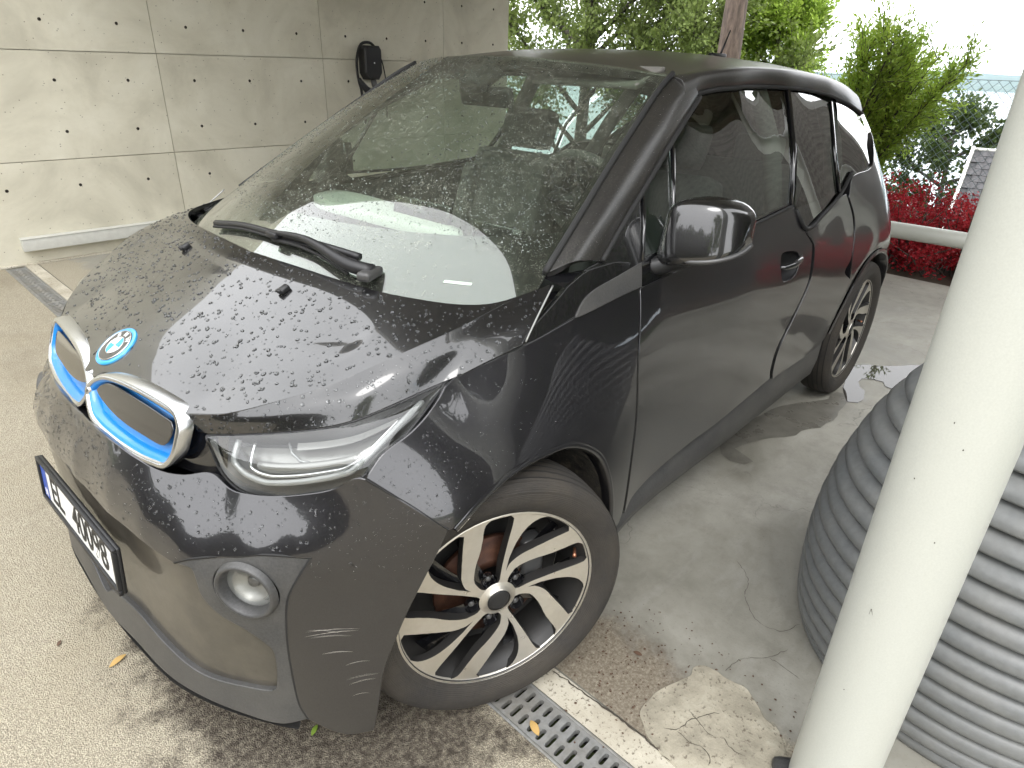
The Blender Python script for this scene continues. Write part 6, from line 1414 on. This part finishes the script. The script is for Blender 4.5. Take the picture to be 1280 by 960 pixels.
hedge('added_hedge', (-4.6, 6.4, -.05), math.pi / 2 + .02, (9.6, 1.3, 5.2), 22000, (.22, .13), 'leaf_dark', 'tall dark evergreen hedge along the right side of the plot beyond the tank', 61)
hedge('added_hedge', (10.2, -.5, -.05), 0.04, (19.0, 1.3, 3.7), 28000, (.22, .13), 'leaf_dark', 'dark evergreen hedge across the end of the drive facing the car', 62)
# ---- house below, grey shingle roof
hs_ = empty('neighbour_house', (-18.5, -.35, -6.55), .12); tag(hs_, 'house further down the slope with a grey shingled gable roof', 'house')
mat('house_wall', (.55, .53, .48), .8); mat('shingle_b', (.05, .05, .053), .85); mat('fascia_white', (.75, .74, .70), .6); grain('shingle', (.062, .06, .063), .85, 9, .5, .3)
q = MB(); q.box((-2.4, 3.2, 1.9), (7.2, 8.0, 3.8)); q.build('wall', 'house_wall', hs_, False)
RZ, EZ, RX, EX = 6.32, 3.6, -2.6, 1.9
rf = MB(); rf.add([(EX, -.9, EZ), (EX, 8, EZ), (RX, 8, RZ), (RX, -.9, RZ), (2 * RX - EX, -.9, EZ), (2 * RX - EX, 8, EZ)], [(0, 1, 2, 3), (3, 2, 5, 4)]); rfo = rf.build('roof', 'shingle_b', hs_, False)
sm_ = MB(); sm_.box((0, 0, 0), (.30, .30, .02), .0); smesh = sm_.mesh('shingle', 'shingle', False); sl = math.atan2(RZ - EZ, EX - RX); ln = math.hypot(RZ - EZ, EX - RX)
r = random.Random(3)
for i in range(20):
    for j in range(14):
        f = (i + .5) / 20; o = bpy.data.objects.new('shingle', smesh); o.location = (EX + (RX - EX) * f, -.75 + j * .315 + (.15 if i % 2 else 0), EZ + (RZ - EZ) * f + .022 + r.uniform(0, .006)); o.rotation_euler = (r.uniform(-.01, .01), sl - .045, 0); link(o, rfo)
for xx, zz0 in ((EX, EZ), (2 * RX - EX, EZ)):
    q = MB(); q.tube([(xx, -.95, zz0 + .06), (RX, -.95, RZ + .07)], .045, 6); q.build('verge_board', 'fascia_white', rfo)
q = MB(); q.tube([(RX, -.95, RZ + .03), (RX, 8, RZ + .03)], .04, 6); q.build('ridge_cap', 'fascia_white', rfo)
q = MB(); q.box((EX + .05, 3.5, EZ - .02), (.12, 9.0, .14), .02); q.build('gutter', 'fascia_white', rfo)
q = MB(); q.box((.2, -.1, 4.95), (.35, .35, .5), .01); q.build('roof_vent', 'fascia_white', rfo)
# ---- chain-link fence
fc = empty('chain_link_fence', (-9.6, .6, -.98)); tag(fc, 'thin chain-link fence behind the bush, seen against the far water', 'fence')
mat('fence_wire', (.16, .20, .22), .5, .6)
q = MB(); H_, cell = 2.46, .11; y0, y1 = -2.2, 3.2
for k in range(int((y1 - y0 + H_) / cell)):
    for s in (1, -1):
        a = y0 - (H_ if s > 0 else 0) + k * cell; pts = [(0, a + (u if s > 0 else -u) + (0 if s > 0 else 0), u) for u in (0, H_)]
        pts = [p for p in pts]; q.tube(pts, .0032, 3, False)
q.build('wire_mesh', 'fence_wire', fc)
q = MB(); q.tube([(0, y0 - 1.6, H_), (0, y1 + 1.6, H_)], .004, 5); q.build('top_wire', 'fence_wire', fc)
for y in (-2.2, 0.55, 3.2):
    if y == .55: continue
    q = MB(); q.tube([(0, y, -.3), (0, y, H_ + .03)], .022, 8); q.build('fence_post', 'fence_wire', fc)

# ---- moist air over the fjord
m = bpy.data.materials.new('haze'); m.use_nodes = True; m.node_tree.nodes.clear()
_o = m.node_tree.nodes.new('ShaderNodeOutputMaterial'); _v = m.node_tree.nodes.new('ShaderNodeVolumePrincipled')
_v.inputs['Color'].default_value = (.62, .80, 1.0, 1); _v.inputs['Density'].default_value = .00007; _v.inputs['Anisotropy'].default_value = .2
m.node_tree.links.new(_v.outputs[0], _o.inputs['Volume']); MATS['haze'] = m
q = MB(); q.box((-3900, 0, 27), (8000, 13000, 180)); tag(q.build('haze', 'haze', None, False), kind='stuff')
